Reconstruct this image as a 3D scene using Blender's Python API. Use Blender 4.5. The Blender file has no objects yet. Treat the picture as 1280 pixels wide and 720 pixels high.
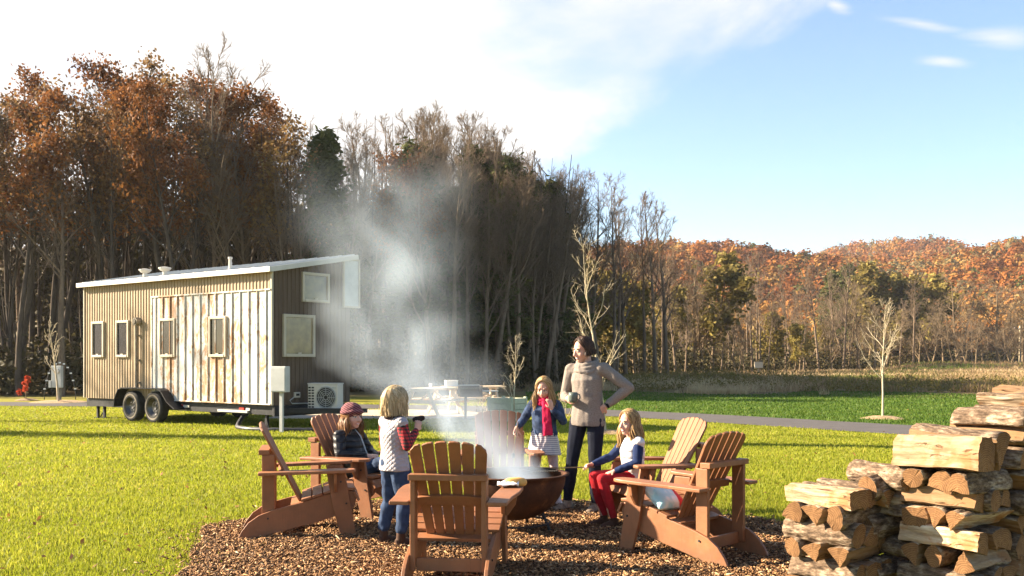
import bpy, bmesh, math, random
import numpy as np
from mathutils import Vector, Matrix, noise
R = math.radians
S = bpy.context.scene
COL = S.collection
V = Vector
FPX, HOR, CAMH = 1200.0, 450.0, 1.5

def G(px, py):                       # a photo pixel on the flat ground -> point
    d = CAMH * FPX / (py - HOR)
    return V(((px - 640) / FPX * d, d, 0))
def at(px, d, z=0.0):
    return V(((px - 640) / FPX * d, d, z))

# ------------------------------------------------------------------ tagging
def tag(o, label=None, cat=None, group=None, kind=None):
    if label: o['label'] = label
    if cat: o['category'] = cat
    if group: o['group'] = group
    if kind: o['kind'] = kind
    return o
def empty(name, loc, rz=0.0, label=None, cat=None, group=None):
    o = bpy.data.objects.new(name, None); COL.objects.link(o)
    o.location = loc; o.rotation_euler = (0, 0, rz); o.empty_display_size = .1
    return tag(o, label, cat, group)
def copy_tree(o, parent=None):
    c = o.copy(); COL.objects.link(c)
    if parent is not None: c.parent = parent
    for ch in list(o.children): copy_tree(ch, c)
    return c

# ------------------------------------------------------------------ mesh builder
class MB:
    def __init__(s): s.v = []; s.f = []; s.m = []
    def add(s, vs, fs, mi=0):
        b = len(s.v); s.v += [tuple(p) for p in vs]
        for f in fs: s.f.append([i + b for i in f]); s.m.append(mi)
    def box(s, c, size, M=None, mi=0):
        c = V(c); hx, hy, hz = [q / 2 for q in size]
        vs = [V((x, y, z)) for x in (-hx, hx) for y in (-hy, hy) for z in (-hz, hz)]
        vs = [(M @ p if M else p) + c for p in vs]
        s.add(vs, [(0, 1, 3, 2), (4, 6, 7, 5), (0, 4, 5, 1), (2, 3, 7, 6), (0, 2, 6, 4), (1, 5, 7, 3)], mi)
    def board(s, p0, p1, w, t, up, mi=0, ext=0.0):     # a straight board from p0 to p1; w across, t along 'up'
        p0 = V(p0); p1 = V(p1); d = (p1 - p0); L = d.length; d.normalize()
        u = V(up); u = (u - d * u.dot(d)).normalized(); a = d.cross(u)
        M = Matrix((d, a, u)).transposed()
        s.box((p0 + p1) / 2, (L + ext, w, t), M, mi)
    def tube(s, pts, rads, n=8, mi=0, cap=True, ell=None, ref=None):
        pts = [V(p) for p in pts]
        if not hasattr(rads, '__len__'): rads = [rads] * len(pts)
        rings = []; pa = None
        for i, p in enumerate(pts):
            t = (pts[min(i + 1, len(pts) - 1)] - pts[max(i - 1, 0)])
            if t.length < 1e-9: t = V((0, 0, 1))
            t.normalize()
            r0 = V(ref) if ref is not None else (pa if pa is not None else (V((0, 0, 1)) if abs(t.z) < .9 else V((1, 0, 0))))
            a = r0 - t * r0.dot(t)
            if a.length < 1e-6: a = V((1, 0, 0)) - t * t.x
            a.normalize(); b = t.cross(a); pa = a
            r = rads[i]; ra, rb = r if isinstance(r, tuple) else (r, r)
            rings.append([p + a * (ra * math.cos(2 * math.pi * k / n)) + b * (rb * math.sin(2 * math.pi * k / n)) for k in range(n)])
        vs = [q for rg in rings for q in rg]; fs = []
        for i in range(len(pts) - 1):
            for k in range(n):
                k2 = (k + 1) % n
                fs.append((i * n + k, i * n + k2, (i + 1) * n + k2, (i + 1) * n + k))
        if cap:
            fs.append(tuple(range(n - 1, -1, -1))); e = (len(pts) - 1) * n
            fs.append(tuple(e + k for k in range(n)))
        s.add(vs, fs, mi)
    def prism(s, outline, t, M, mi=0):       # outline in local xy, extruded along local z by +-t/2, matrix M to place
        n = len(outline)
        vs = [M @ V((x, y, z)) for z in (-t / 2, t / 2) for x, y in outline]
        fs = [tuple(range(n - 1, -1, -1)), tuple(range(n, 2 * n))]
        fs += [(i, (i + 1) % n, n + (i + 1) % n, n + i) for i in range(n)]
        s.add(vs, fs, mi)
    def ball(s, c, r, M=None, n=14, m=9, mi=0):
        c = V(c); r = r if hasattr(r, '__len__') else (r, r, r)
        vs = []; fs = []
        for i in range(m + 1):
            th = math.pi * i / m
            for k in range(n):
                ph = 2 * math.pi * k / n
                p = V((r[0] * math.sin(th) * math.cos(ph), r[1] * math.sin(th) * math.sin(ph), r[2] * math.cos(th)))
                vs.append((M @ p if M else p) + c)
        for i in range(m):
            for k in range(n):
                k2 = (k + 1) % n
                fs.append((i * n + k, (i + 1) * n + k, (i + 1) * n + k2, i * n + k2))
        s.add(vs, fs, mi)
    def lathe(s, prof, c, n=32, mi=0, axis=None):
        c = V(c); vs = []; fs = []
        Q = V((0, 0, 1)).rotation_difference(V(axis)).to_matrix() if axis is not None else None
        for r, z in prof:
            for k in range(n):
                p = V((r * math.cos(2 * math.pi * k / n), r * math.sin(2 * math.pi * k / n), z))
                vs.append((Q @ p if Q else p) + c)
        for i in range(len(prof) - 1):
            for k in range(n):
                k2 = (k + 1) % n
                fs.append((i * n + k, i * n + k2, (i + 1) * n + k2, (i + 1) * n + k))
        s.add(vs, fs, mi)
    def mesh(s, name, mats, smooth=False, weld=False):
        me = bpy.data.meshes.new(name)
        me.from_pydata(s.v, [], s.f)
        for m in (mats if isinstance(mats, (list, tuple)) else [mats]): me.materials.append(m)
        if any(s.m): me.polygons.foreach_set('material_index', s.m)
        if weld:
            bm = bmesh.new(); bm.from_mesh(me); bmesh.ops.remove_doubles(bm, verts=bm.verts, dist=1e-5); bm.to_mesh(me); bm.free()
        if smooth: me.polygons.foreach_set('use_smooth', [True] * len(me.polygons))
        me.update(); return me
    def build(s, name, mats, parent=None, smooth=False, bevel=0, weld=False):
        o = bpy.data.objects.new(name, s.mesh(name, mats, smooth, weld)); COL.objects.link(o)
        if parent is not None: o.parent = parent
        if bevel:
            b = o.modifiers.new('b', 'BEVEL'); b.width = bevel; b.segments = 2; b.limit_method = 'ANGLE'; b.angle_limit = R(40)
        return o

def mesh_np(name, verts, faces, mats, parent=None, mi=None, smooth=False, fv=None):
    """verts (n,3), faces (m,k) all of one size"""
    me = bpy.data.meshes.new(name)
    nv, nf, k = len(verts), len(faces), faces.shape[1]
    me.vertices.add(nv); me.vertices.foreach_set('co', np.asarray(verts, np.float32).ravel())
    me.loops.add(nf * k); me.loops.foreach_set('vertex_index', np.asarray(faces, np.int32).ravel())
    me.polygons.add(nf); me.polygons.foreach_set('loop_start', np.arange(0, nf * k, k, dtype=np.int32))
    for m in (mats if isinstance(mats, (list, tuple)) else [mats]): me.materials.append(m)
    if mi is not None: me.polygons.foreach_set('material_index', np.asarray(mi, np.int32))
    if smooth: me.polygons.foreach_set('use_smooth', np.ones(nf, bool))
    if fv is not None:
        at_ = me.attributes.new('tone', 'FLOAT', 'FACE'); at_.data.foreach_set('value', np.asarray(fv, np.float32))
    me.update(calc_edges=True); me.validate()
    o = bpy.data.objects.new(name, me); COL.objects.link(o)
    if parent is not None: o.parent = parent
    return o

# ------------------------------------------------------------------ materials
class NT:
    def __init__(s, name):
        s.m = bpy.data.materials.new(name); s.m.use_nodes = True; s.t = s.m.node_tree
        s.n = s.t.nodes; s.l = s.t.links; s.b = s.n['Principled BSDF']; s.o = s.n['Material Output']
        s._tc = None
    def tc(s, k='Object'):
        if not s._tc: s._tc = s.n.new('ShaderNodeTexCoord')
        return s._tc.outputs[k]
    def geo(s, k='Position'): return s.n.new('ShaderNodeNewGeometry').outputs[k]
    def map(s, vec, scale=(1, 1, 1), rot=(0, 0, 0), loc=(0, 0, 0)):
        m = s.n.new('ShaderNodeMapping'); m.inputs['Scale'].default_value = scale; m.inputs['Rotation'].default_value = rot; m.inputs['Location'].default_value = loc
        s.l.new(vec, m.inputs[0]); return m.outputs[0]
    def noise(s, vec, scale, detail=4, rough=.6, dist=0):
        n = s.n.new('ShaderNodeTexNoise'); n.inputs['Scale'].default_value = scale; n.inputs['Detail'].default_value = detail
        n.inputs['Roughness'].default_value = rough; n.inputs['Distortion'].default_value = dist
        if vec is not None: s.l.new(vec, n.inputs['Vector'])
        return n.outputs['Fac']
    def vor(s, vec, scale, out='Distance', feat='F1'):
        n = s.n.new('ShaderNodeTexVoronoi'); n.feature = feat; n.inputs['Scale'].default_value = scale; s.l.new(vec, n.inputs['Vector']); return n.outputs[out]
    def wave(s, vec, scale, dist=0, kind='BANDS', dirn='X', prof='SIN', det=2, dsc=1):
        n = s.n.new('ShaderNodeTexWave'); n.wave_type = kind; n.wave_profile = prof
        if kind == 'BANDS': n.bands_direction = dirn
        else: n.rings_direction = dirn
        n.inputs['Scale'].default_value = scale; n.inputs['Distortion'].default_value = dist; n.inputs['Detail'].default_value = det; n.inputs['Detail Scale'].default_value = dsc
        s.l.new(vec, n.inputs['Vector']); return n.outputs['Fac']
    def ramp(s, fac, stops, interp='LINEAR'):
        r = s.n.new('ShaderNodeValToRGB'); r.color_ramp.interpolation = interp; e = r.color_ramp.elements
        while len(e) < len(stops): e.new(.5)
        for q, (p, c) in zip(e, stops):
            q.position = p; q.color = (*c, 1) if hasattr(c, '__len__') else (c, c, c, 1)
        s.l.new(fac, r.inputs[0]); return r.outputs[0]
    def mix(s, fac, a, b, mode='MIX'):
        m = s.n.new('ShaderNodeMix'); m.data_type = 'RGBA'; m.blend_type = mode
        for k, x in ((0, fac), (6, a), (7, b)):
            if hasattr(x, 'is_output'): s.l.new(x, m.inputs[k])
            elif hasattr(x, '__len__'): m.inputs[k].default_value = (*x, 1)
            else: m.inputs[k].default_value = x if k == 0 else (x, x, x, 1)
        return m.outputs[2]
    def math(s, op, a, b=0.0, c=None):
        m = s.n.new('ShaderNodeMath'); m.operation = op
        for k, x in enumerate((a, b) if c is None else (a, b, c)):
            if hasattr(x, 'is_output'): s.l.new(x, m.inputs[k])
            else: m.inputs[k].default_value = x
        return m.outputs[0]
    def rnd(s): return s.n.new('ShaderNodeObjectInfo').outputs['Random']
    def attr(s, name):
        a = s.n.new('ShaderNodeAttribute'); a.attribute_name = name; return a.outputs['Fac']
    def bump(s, h, strength=.5, dist=.01):
        b = s.n.new('ShaderNodeBump'); b.inputs['Strength'].default_value = strength; b.inputs['Distance'].default_value = dist
        s.l.new(h, b.inputs['Height']); s.l.new(b.outputs[0], s.b.inputs['Normal']); return s
    def set(s, col=None, rough=None, metal=None, spec=None, **k):
        for key, x in (('Base Color', col), ('Roughness', rough), ('Metallic', metal), ('Specular IOR Level', spec)):
            if x is None: continue
            if hasattr(x, 'is_output'): s.l.new(x, s.b.inputs[key])
            elif hasattr(x, '__len__'): s.b.inputs[key].default_value = (*x, 1)
            else: s.b.inputs[key].default_value = x
        return s
    def translucent(s, col, w):
        t = s.n.new('ShaderNodeBsdfTranslucent'); x = s.n.new('ShaderNodeMixShader'); x.inputs[0].default_value = w
        if hasattr(col, 'is_output'): s.l.new(col, t.inputs[0])
        else: t.inputs[0].default_value = (*col, 1)
        s.l.new(s.b.outputs[0], x.inputs[1]); s.l.new(t.outputs[0], x.inputs[2]); s.l.new(x.outputs[0], s.o.inputs[0]); return s

MAT = {}
def simple(name, col, rough=.6, metal=0, var=.25, scale=8, bump=0, bscale=60, spec=.3):
    t = NT(name); n = t.noise(t.tc(), scale, 5)
    lo = [c * (1 - var) for c in col]; hi = [min(1, c * (1 + var)) for c in col]
    t.set(t.ramp(n, [(.3, lo), (.7, hi)]), rough, metal, spec)
    if bump: t.bump(t.noise(t.tc(), bscale, 4), bump, .004)
    MAT[name] = t.m; return t.m

def paint_wood(name, col):
    t = NT(name); v = t.tc(); g = t.noise(t.map(v, (9, 9, 60)), 3, 5); n = t.noise(v, 5, 4); d = t.noise(t.geo(), 22, 5, .7)
    c = t.mix(t.ramp(n, [(.3, 0), (.75, 1)]), [q * .72 for q in col], [min(1, q * 1.22) for q in col])
    c = t.mix(t.ramp(d, [(.58, 0), (.8, .4)]), c, (.30, .20, .13))
    szz = t.n.new('ShaderNodeSeparateXYZ'); t.l.new(v, szz.inputs[0]); dirt = t.math('MULTIPLY', t.ramp(szz.outputs[2], [(0, 1), (.16, 0)]), t.ramp(t.noise(v, 16, 5, .7), [(.35, 0), (.6, .8)])); c = t.mix(dirt, c, (.13, .085, .05))
    gr_ = t.noise(t.map(v, (55, 55, 4)), 1.6, 4, .6); c = t.mix(t.ramp(gr_, [(.55, 0), (.68, .35)]), c, [q * .55 for q in col])
    c = t.mix(t.math('MULTIPLY', t.rnd(), .35), c, [q * .7 for q in col])
    t.set(c, t.ramp(d, [(.3, .42), (.7, .62)]), 0, .3).bump(t.math('ADD', t.math('MULTIPLY', g, .6), t.math('MULTIPLY', d, .4)), .25, .004)
    MAT[name] = t.m
paint_wood('chair_paint', (.27, .110, .047))
simple('black_metal', (.02, .02, .022), .5, .3, .4, 12)
simple('dark_metal', (.03, .028, .027), .6, .2, .4, 8)
simple('white_metal', (.52, .48, .42), .4, 0, .06, 3)
simple('grey_metal', (.42, .42, .40), .45, .2, .12, 4)
simple('white_trim', (.42, .36, .27), .5, 0, .1, 4)
simple('rubber', (.025, .024, .023), .8, 0, .4, 10, .3)
simple('rim_steel', (.09, .085, .08), .35, .7, .3, 8)
simple('chrome', (.6, .6, .6), .2, 1, .1, 5)
simple('red_plastic', (.5, .03, .02), .4)
simple('concrete', (.42, .39, .34), .9, 0, .2, 6, .4)
simple('pale_wood', (.62, .47, .30), .7, 0, .2, 9, .3)
simple('planter_paint', (.46, .47, .32), .6, 0, .12, 7, .2)
simple('grey_post', (.20, .17, .13), .9, 0, .3, 10, .4)
simple('bread', (.62, .34, .10), .7, 0, .25, 14, .4, 40)
simple('paper', (.8, .78, .74), .8, 0, .05, 5)
simple('mug_glaze', (.10, .12, .10), .3, 0, .3, 10)
simple('ember_ash', (.22, .21, .2), .95, 0, .5, 20, .8, 30)
simple('char', (.03, .025, .02), .9, 0, .5, 30, .6)
simple('hose', (.03, .03, .035), .45, 0, .3, 8)
t = NT('glass_pane'); t.set((.025, .02, .015), .10, 0, .45); MAT['glass_pane'] = t.m
t = NT('reflect_tint_pane'); t.set(t.ramp(t.noise(t.tc(), 3, 3), [(.35, (.09, .058, .022)), (.65, (.20, .14, .05))]), .12, 0, .8); MAT['reflect_tint_pane'] = t.m  # golden-brown reflection painted into the glass colour of the end windows
t = NT('tan_siding'); v = t.tc(); n = t.noise(t.map(v, (.7, .7, 2)), 2, 5); st = t.noise(t.map(v, (14, 14, .5)), 3, 4)
t.set(t.mix(t.ramp(st, [(.35, 0), (.7, .6)]), t.ramp(n, [(.3, (.28, .20, .115)), (.7, (.37, .27, .16))]), (.22, .155, .09)), .5, 0, .35); MAT['tan_siding'] = t.m
t = NT('grey_siding'); v = t.tc(); n = t.noise(t.map(v, (12, 12, .4)), 3, 4)
t.set(t.ramp(n, [(.3, (.085, .058, .040)), (.7, (.13, .092, .066))]), .7, 0, .12); MAT['grey_siding'] = t.m
t = NT('rusty_panel'); v = t.tc()
n = t.noise(t.map(v, (3.2, 3.2, 1.5)), 1.5, 8, .74, 1.2); n2 = t.noise(t.map(v, (1.4, 1.4, .5)), 1.1, 4, .6); fine = t.noise(v, 24, 5, .7)
sx_ = t.n.new('ShaderNodeSeparateXYZ'); t.l.new(v, sx_.inputs[0]); wn_ = t.n.new('ShaderNodeTexWhiteNoise'); wn_.noise_dimensions = '1D'; t.l.new(t.math('FLOOR', t.math('MULTIPLY', sx_.outputs[0], 1 / .29)), wn_.inputs['W'])
mk = t.math('ADD', t.math('MULTIPLY', t.math('SUBTRACT', wn_.outputs['Value'], .5), .07), t.math('MULTIPLY', n, .6)); mk = t.math('ADD', mk, t.math('ADD', t.math('MULTIPLY', n2, .35), t.math('MULTIPLY', fine, .12)))
rust = t.ramp(fine, [(.3, (.20, .095, .04)), (.7, (.38, .22, .11))])
pl = t.ramp(t.noise(t.map(v, (5, 5, 1.2)), 2.5, 6, .65), [(.3, (.40, .38, .34)), (.7, (.60, .57, .52))])
t.set(t.mix(t.ramp(mk, [(.512, 0), (.575, 1)]), pl, rust), .55, 0, .3); MAT['rusty_panel'] = t.m
t = NT('rusty_iron'); v = t.tc(); n = t.noise(v, 7, 6, .7)
t.set(t.ramp(n, [(.3, (.032, .015, .010)), (.55, (.075, .032, .016)), (.78, (.20, .085, .03))]), .8, .2, .2).bump(n, .4, .01); MAT['rusty_iron'] = t.m

def bark(name, c0, c1, sc=6):
    t = NT(name); v = t.tc(); n = t.noise(t.map(v, (1, 1, .3)), sc, 6, .7); 
    t.set(t.ramp(n, [(.3, c0), (.7, c1)]), .95, 0, .1).bump(n, .6, .03); MAT[name] = t.m
bark('bark_grey', (.095, .066, .046), (.23, .165, .11))
bark('bark_dark', (.045, .035, .028), (.11, .085, .065))
bark('bark_pale', (.34, .27, .17), (.60, .50, .34), 14)
bark('bark_brown', (.10, .07, .045), (.24, .17, .10), 5)
def leaf(name, stops, tr=.35):
    t = NT(name); a = t.attr('tone'); r = t.rnd()
    f = t.math('ADD', t.math('MULTIPLY', a, .75), t.math('MULTIPLY', r, .25))
    c = t.ramp(f, stops); t.set(c, .7, 0, .15).translucent(c, tr); MAT[name] = t.m
leaf('leaf_autumn', [(.05, (.08, .034, .016)), (.4, (.17, .066, .022)), (.7, (.28, .12, .03)), (.95, (.40, .24, .06))])
leaf('leaf_brown', [(.05, (.08, .045, .02)), (.5, (.18, .10, .04)), (.95, (.30, .20, .07))])
leaf('leaf_ever', [(.05, (.03, .040, .014)), (.5, (.085, .092, .028)), (.95, (.18, .165, .05))], .3)
leaf('leaf_red', [(.05, (.28, .03, .02)), (.6, (.45, .07, .03)), (.95, (.5, .14, .05))])
leaf('leaf_olive', [(.05, (.09, .075, .022)), (.5, (.20, .15, .04)), (.95, (.34, .27, .06))])
leaf('leaf_hill', [(.02, (.10, .028, .012)), (.25, (.24, .055, .018)), (.5, (.36, .10, .025)), (.72, (.40, .17, .04)), (.86, (.26, .17, .07)), (.97, (.12, .11, .035))], .3)
# ------------------------------------------------------------------ camera, sun, sky
cam_d = bpy.data.cameras.new('camera'); cam = bpy.data.objects.new('camera', cam_d); COL.objects.link(cam); S.camera = cam
cam_d.sensor_width = 36; cam_d.lens = FPX / 1280 * 36; cam_d.shift_y = (HOR - 360) / 1280
cam_d.clip_start = .1; cam_d.clip_end = 6000
cam.location = (0, 0, CAMH); cam.rotation_euler = (R(90), 0, 0)
SUN_EL = R(26); sd = V((-.985, .17, 0)).normalized()
to_sun = V((sd.x * math.cos(SUN_EL), sd.y * math.cos(SUN_EL), math.sin(SUN_EL)))
sl = bpy.data.lights.new('sun', 'SUN'); sl.energy = 5.0; sl.angle = R(.55); sl.color = (1.0, .85, .64)
so = bpy.data.objects.new('sun', sl); COL.objects.link(so)
so.rotation_euler = to_sun.to_track_quat('Z', 'Y').to_euler(); so.location = (-30, 10, 40)
w = bpy.data.worlds.new('World'); S.world = w; w.use_nodes = True
nt = w.node_tree; N = nt.nodes; L = nt.links; bg = N['Background']
sky = N.new('ShaderNodeTexSky'); sky.sky_type = 'NISHITA'; sky.sun_disc = False
sky.sun_elevation = SUN_EL; sky.sun_rotation = math.atan2(to_sun.x, to_sun.y)
sky.air_density = 1.0; sky.dust_density = .6; sky.ozone_density = 1.6; sky.altitude = 300
tc = N.new('ShaderNodeTexCoord'); sep = N.new('ShaderNodeSeparateXYZ'); L.new(tc.outputs['Generated'], sep.inputs[0])
def wm(op, a, b=0.0, clamp=False):
    m = N.new('ShaderNodeMath'); m.operation = op; m.use_clamp = clamp
    for k, x in enumerate((a, b)):
        if hasattr(x, 'is_output'): L.new(x, m.inputs[k])
        else: m.inputs[k].default_value = x
    return m.outputs[0]
zz = wm('MAXIMUM', sep.outputs[2], .03)
u = wm('DIVIDE', sep.outputs[0], zz); v_ = wm('DIVIDE', sep.outputs[1], zz)
cmb = N.new('ShaderNodeCombineXYZ'); L.new(u, cmb.inputs[0]); L.new(v_, cmb.inputs[1])
def wn(scale, rot, detail, sc=(1, 1, 1), rough=.6, loc=(0, 0, 0)):
    mp = N.new('ShaderNodeMapping'); mp.inputs['Scale'].default_value = sc; mp.inputs['Rotation'].default_value = (0, 0, rot); mp.inputs['Location'].default_value = loc
    L.new(cmb.outputs[0], mp.inputs[0]); n = N.new('ShaderNodeTexNoise'); n.inputs['Scale'].default_value = scale; n.inputs['Detail'].default_value = detail
    n.inputs['Roughness'].default_value = rough; L.new(mp.outputs[0], n.inputs['Vector']); return n.outputs['Fac']
def ramp(f, a, b):
    r = N.new('ShaderNodeMapRange'); r.interpolation_type = 'SMOOTHSTEP'; r.inputs[1].default_value = a; r.inputs[2].default_value = b; L.new(f, r.inputs[0]); return r.outputs[0]
# the big bank of cloud: a straight ragged edge running across the cloud plane
edge = wm('SUBTRACT', wm('ADD', 1.42, wm('MULTIPLY', v_, -.2457)), u)
rag = wm('MULTIPLY', wm('SUBTRACT', wn(1.0, R(-60), 8, (2.2, .8, 1), .6), .5), .75)
bank = ramp(wm('ADD', edge, rag), -.10, .22)
holes = ramp(wn(.9, R(20), 7, (1, .7, 1), .55, (3.1, 1.7, 0)), .26, .50)
bank = wm('MULTIPLY', bank, wm('ADD', .30, wm('MULTIPLY', holes, .70)))
bank = wm('MULTIPLY', bank, ramp(v_, .9, 2.2))
def blob(cu, cv, ru, rv, rot):
    du = wm('SUBTRACT', u, cu); dv = wm('SUBTRACT', v_, cv); c, s_ = math.cos(rot), math.sin(rot)
    a = wm('DIVIDE', wm('ADD', wm('MULTIPLY', du, c), wm('MULTIPLY', dv, s_)), ru)
    b = wm('DIVIDE', wm('SUBTRACT', wm('MULTIPLY', dv, c), wm('MULTIPLY', du, s_)), rv)
    d = wm('SQRT', wm('ADD', wm('MULTIPLY', a, a), wm('MULTIPLY', b, b)))
    return wm('SUBTRACT', 1.0, d)
wis = wn(2.2, R(-40), 8, (1.0, 3.0, 1), .62, (7.3, 2.2, 0))
def cp(px, py):
    z = (HOR - py) / FPX; return ((px - 640) / FPX / z, 1 / z)
sm = None
for (px, py, ru, rv, rot) in ((1255, 48, .20, .12, .5), (1180, 76, .16, .07, .5), (1045, 6, .12, .035, .9), (1150, 30, .2, .05, .4)):
    a, b = cp(px, py); f = blob(a, b, ru, rv, rot); f = ramp(wm('ADD', f, wm('MULTIPLY', wm('SUBTRACT', wis, .5), 1.6)), -.05, 1.25)
    sm = f if sm is None else wm('MAXIMUM', sm, f)
sm = wm('MULTIPLY', sm, .75)
cloud = wm('MAXIMUM', bank, sm, True)
mixc = N.new('ShaderNodeMix'); mixc.data_type = 'RGBA'; L.new(cloud, mixc.inputs[0])
tint = N.new('ShaderNodeMix'); tint.data_type = 'RGBA'; tint.blend_type = 'MULTIPLY'; tint.inputs[0].default_value = 1; tint.inputs[7].default_value = (.93, 1.0, 1.06, 1)
L.new(sky.outputs[0], tint.inputs[6]); L.new(tint.outputs[2], mixc.inputs[6])
mixc.inputs[7].default_value = (3.95, 3.9, 3.85, 1)
L.new(mixc.outputs[2], bg.inputs[0]); bg.inputs[1].default_value = .05
S.view_settings.view_transform = 'Standard'; S.view_settings.look = 'None'; S.view_settings.exposure = 2.4; S.view_settings.gamma = 1
S.render.engine = 'CYCLES'; S.cycles.use_denoising = True; S.cycles.max_bounces = 6; S.cycles.diffuse_bounces = 3; S.cycles.transparent_max_bounces = 12
S.cycles.volume_step_rate = 1.0; S.cycles.volume_max_steps = 512; S.cycles.volume_bounces = 1
S.cycles.sample_clamp_indirect = 6
# ------------------------------------------------------------------ ground, road, lawn, field, hills
rs = np.random.RandomState(7)
def sstep(x, a, b):
    t = np.clip((x - a) / (b - a), 0, 1); return t * t * (3 - 2 * t)
def hill_z(x, y):
    x = np.asarray(x, float); y = np.asarray(y, float)
    a = x / np.maximum(y, 1)                        # which side of the valley
    z = sstep(y, 175, 370) * (34 + 3 * np.sin(x * .021 + 1) + 2 * np.sin(x * .05 + y * .013))
    z += sstep(y, 360, 700) * 40 * sstep(a, .18, .36) * (1 - sstep(a, .42, .6))
    z += sstep(a, .38, .60) * sstep(y, 150, 380) * 8
    z += sstep(-a, .0, .5) * sstep(y, 120, 420) * 10
    return z
def ground_z(x, y):
    x = np.asarray(x, float); y = np.asarray(y, float); a = x / np.maximum(y, 1)
    z = hill_z(x, y)
    z = z + sstep(a, .36, .44) * np.exp(-((y - 132) / 9.0) ** 2) * 1.1        # a low bank at the far end of the field
    z = z + np.exp(-((a - .20) / .10) ** 2) * np.exp(-((y - 56) / 8.0) ** 2) * .5
    return z
xs = np.unique(np.concatenate([np.linspace(-900, -60, 36), np.linspace(-60, 120, 61), np.linspace(120, 900, 60)]))
ys = np.unique(np.concatenate([np.linspace(-60, 40, 21), np.linspace(40, 160, 61), np.linspace(160, 900, 90), np.linspace(900, 1500, 10)]))
GX, GY = np.meshgrid(xs, ys); GZ = ground_z(GX, GY)
nx, ny = len(xs), len(ys); idx = np.arange(nx * ny).reshape(ny, nx)
F4 = np.stack([idx[:-1, :-1], idx[:-1, 1:], idx[1:, 1:], idx[1:, :-1]], -1).reshape(-1, 4)
t = NT('soil'); v = t.geo(); n = t.noise(v, .35, 6); n2 = t.noise(v, .05, 3); sy = t.n.new('ShaderNodeSeparateXYZ'); t.l.new(v, sy.inputs[0])
near = t.ramp(t.noise(v, 1.7, 6, .7), [(.3, (.15, .145, .016)), (.7, (.26, .225, .03))])
far = t.ramp(n, [(.3, (.10, .062, .032)), (.55, (.17, .12, .05)), (.75, (.13, .12, .035))])
fy = t.n.new('ShaderNodeMapRange'); fy.inputs[1].default_value = 40; fy.inputs[2].default_value = 46; t.l.new(t.math('ADD', sy.outputs[1], t.math('MULTIPLY', n2, 8)), fy.inputs[0])
dt = t.math('ADD', sy.outputs[1], t.math('MULTIPLY', sy.outputs[0], 1.2)); bm_ = t.math('MULTIPLY', t.math('GREATER_THAN', dt, 30.6), t.math('GREATER_THAN', sy.outputs[0], .6)); near = t.mix(bm_, near, (.06, .10, .012))
t.set(t.mix(fy.outputs[0], near, far), .95, 0, .1).bump(t.noise(v, 30, 4), .5, .03); MAT['soil'] = t.m
gr = mesh_np('ground', np.stack([GX, GY, GZ], -1).reshape(-1, 3), F4, MAT['soil'], smooth=True); tag(gr, kind='structure')

def ribbon(name, pts, w, z, mat, kind='structure', jit=0):
    # smooth polyline ribbon
    P = [V((p[0], p[1], 0)) for p in pts]; Q = []
    for i in range(len(P) - 1):
        p0, p1, p2, p3 = P[max(i - 1, 0)], P[i], P[i + 1], P[min(i + 2, len(P) - 1)]
        for k in range(10):
            s = k / 10; Q.append(.5 * ((2 * p1) + (p2 - p0) * s + (2 * p0 - 5 * p1 + 4 * p2 - p3) * s * s + (3 * p1 - p0 - 3 * p2 + p3) * s ** 3))
    Q.append(P[-1]); vs = []; fs = []
    for i, p in enumerate(Q):
        d = (Q[min(i + 1, len(Q) - 1)] - Q[max(i - 1, 0)]).normalized(); nrm = V((-d.y, d.x, 0))
        for s in (-1, 1):
            q = p + nrm * s * (w / 2 + jit * (noise.noise(p * 1.3 + V((s * 9, 0, 0))))); vs.append((q.x, q.y, z))
    for i in range(len(Q) - 1): fs.append((2 * i, 2 * i + 2, 2 * i + 3, 2 * i + 1))
    mb = MB(); mb.add(vs, fs); o = mb.build(name, mat); tag(o, kind=kind); return o, Q
t = NT('asphalt'); v = t.geo(); n = t.noise(v, 2, 5); f = t.noise(v, 90, 3)
t.set(t.mix(t.ramp(f, [(.4, 0), (.7, .4)]), t.ramp(n, [(.3, (.060, .052, .050)), (.7, (.085, .075, .071))]), (.13, .12, .115)), .9, 0, .2).bump(f, .4, .01); MAT['asphalt'] = t.m
ROAD = [(-45, 36), (-17, 32.6), (-7, 31.2), (-1, 29.6), (3.7, 26.2), (8.1, 20.95), (12.2, 15.5), (17, 8), (20, 2)]
road, RQ = ribbon('road', ROAD, 2.7, .012, MAT['asphalt'], jit=.12)
t = NT('pad_gravel'); v = t.geo(); n = t.noise(v, 3, 5); f = t.vor(v, 26)
t.set(t.mix(t.ramp(f, [(.0, .5), (.5, 0)]), t.ramp(n, [(.3, (.34, .28, .20)), (.7, (.5, .43, .33))]), (.24, .19, .13)), .95, 0, .1).bump(f, .5, .02); MAT['pad_gravel'] = t.m
mb = MB()
pad = [(-6.4, 24.4), (-3.0, 24.3), (-.2, 24.6), (.25, 26), (.1, 28.4), (-2.5, 29.0), (-6.0, 29.2)]
mb.add([(x, y, .008) for x, y in pad], [tuple(range(len(pad)))]); tag(mb.build('gravel_pad', MAT['pad_gravel']), kind='structure')

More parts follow.
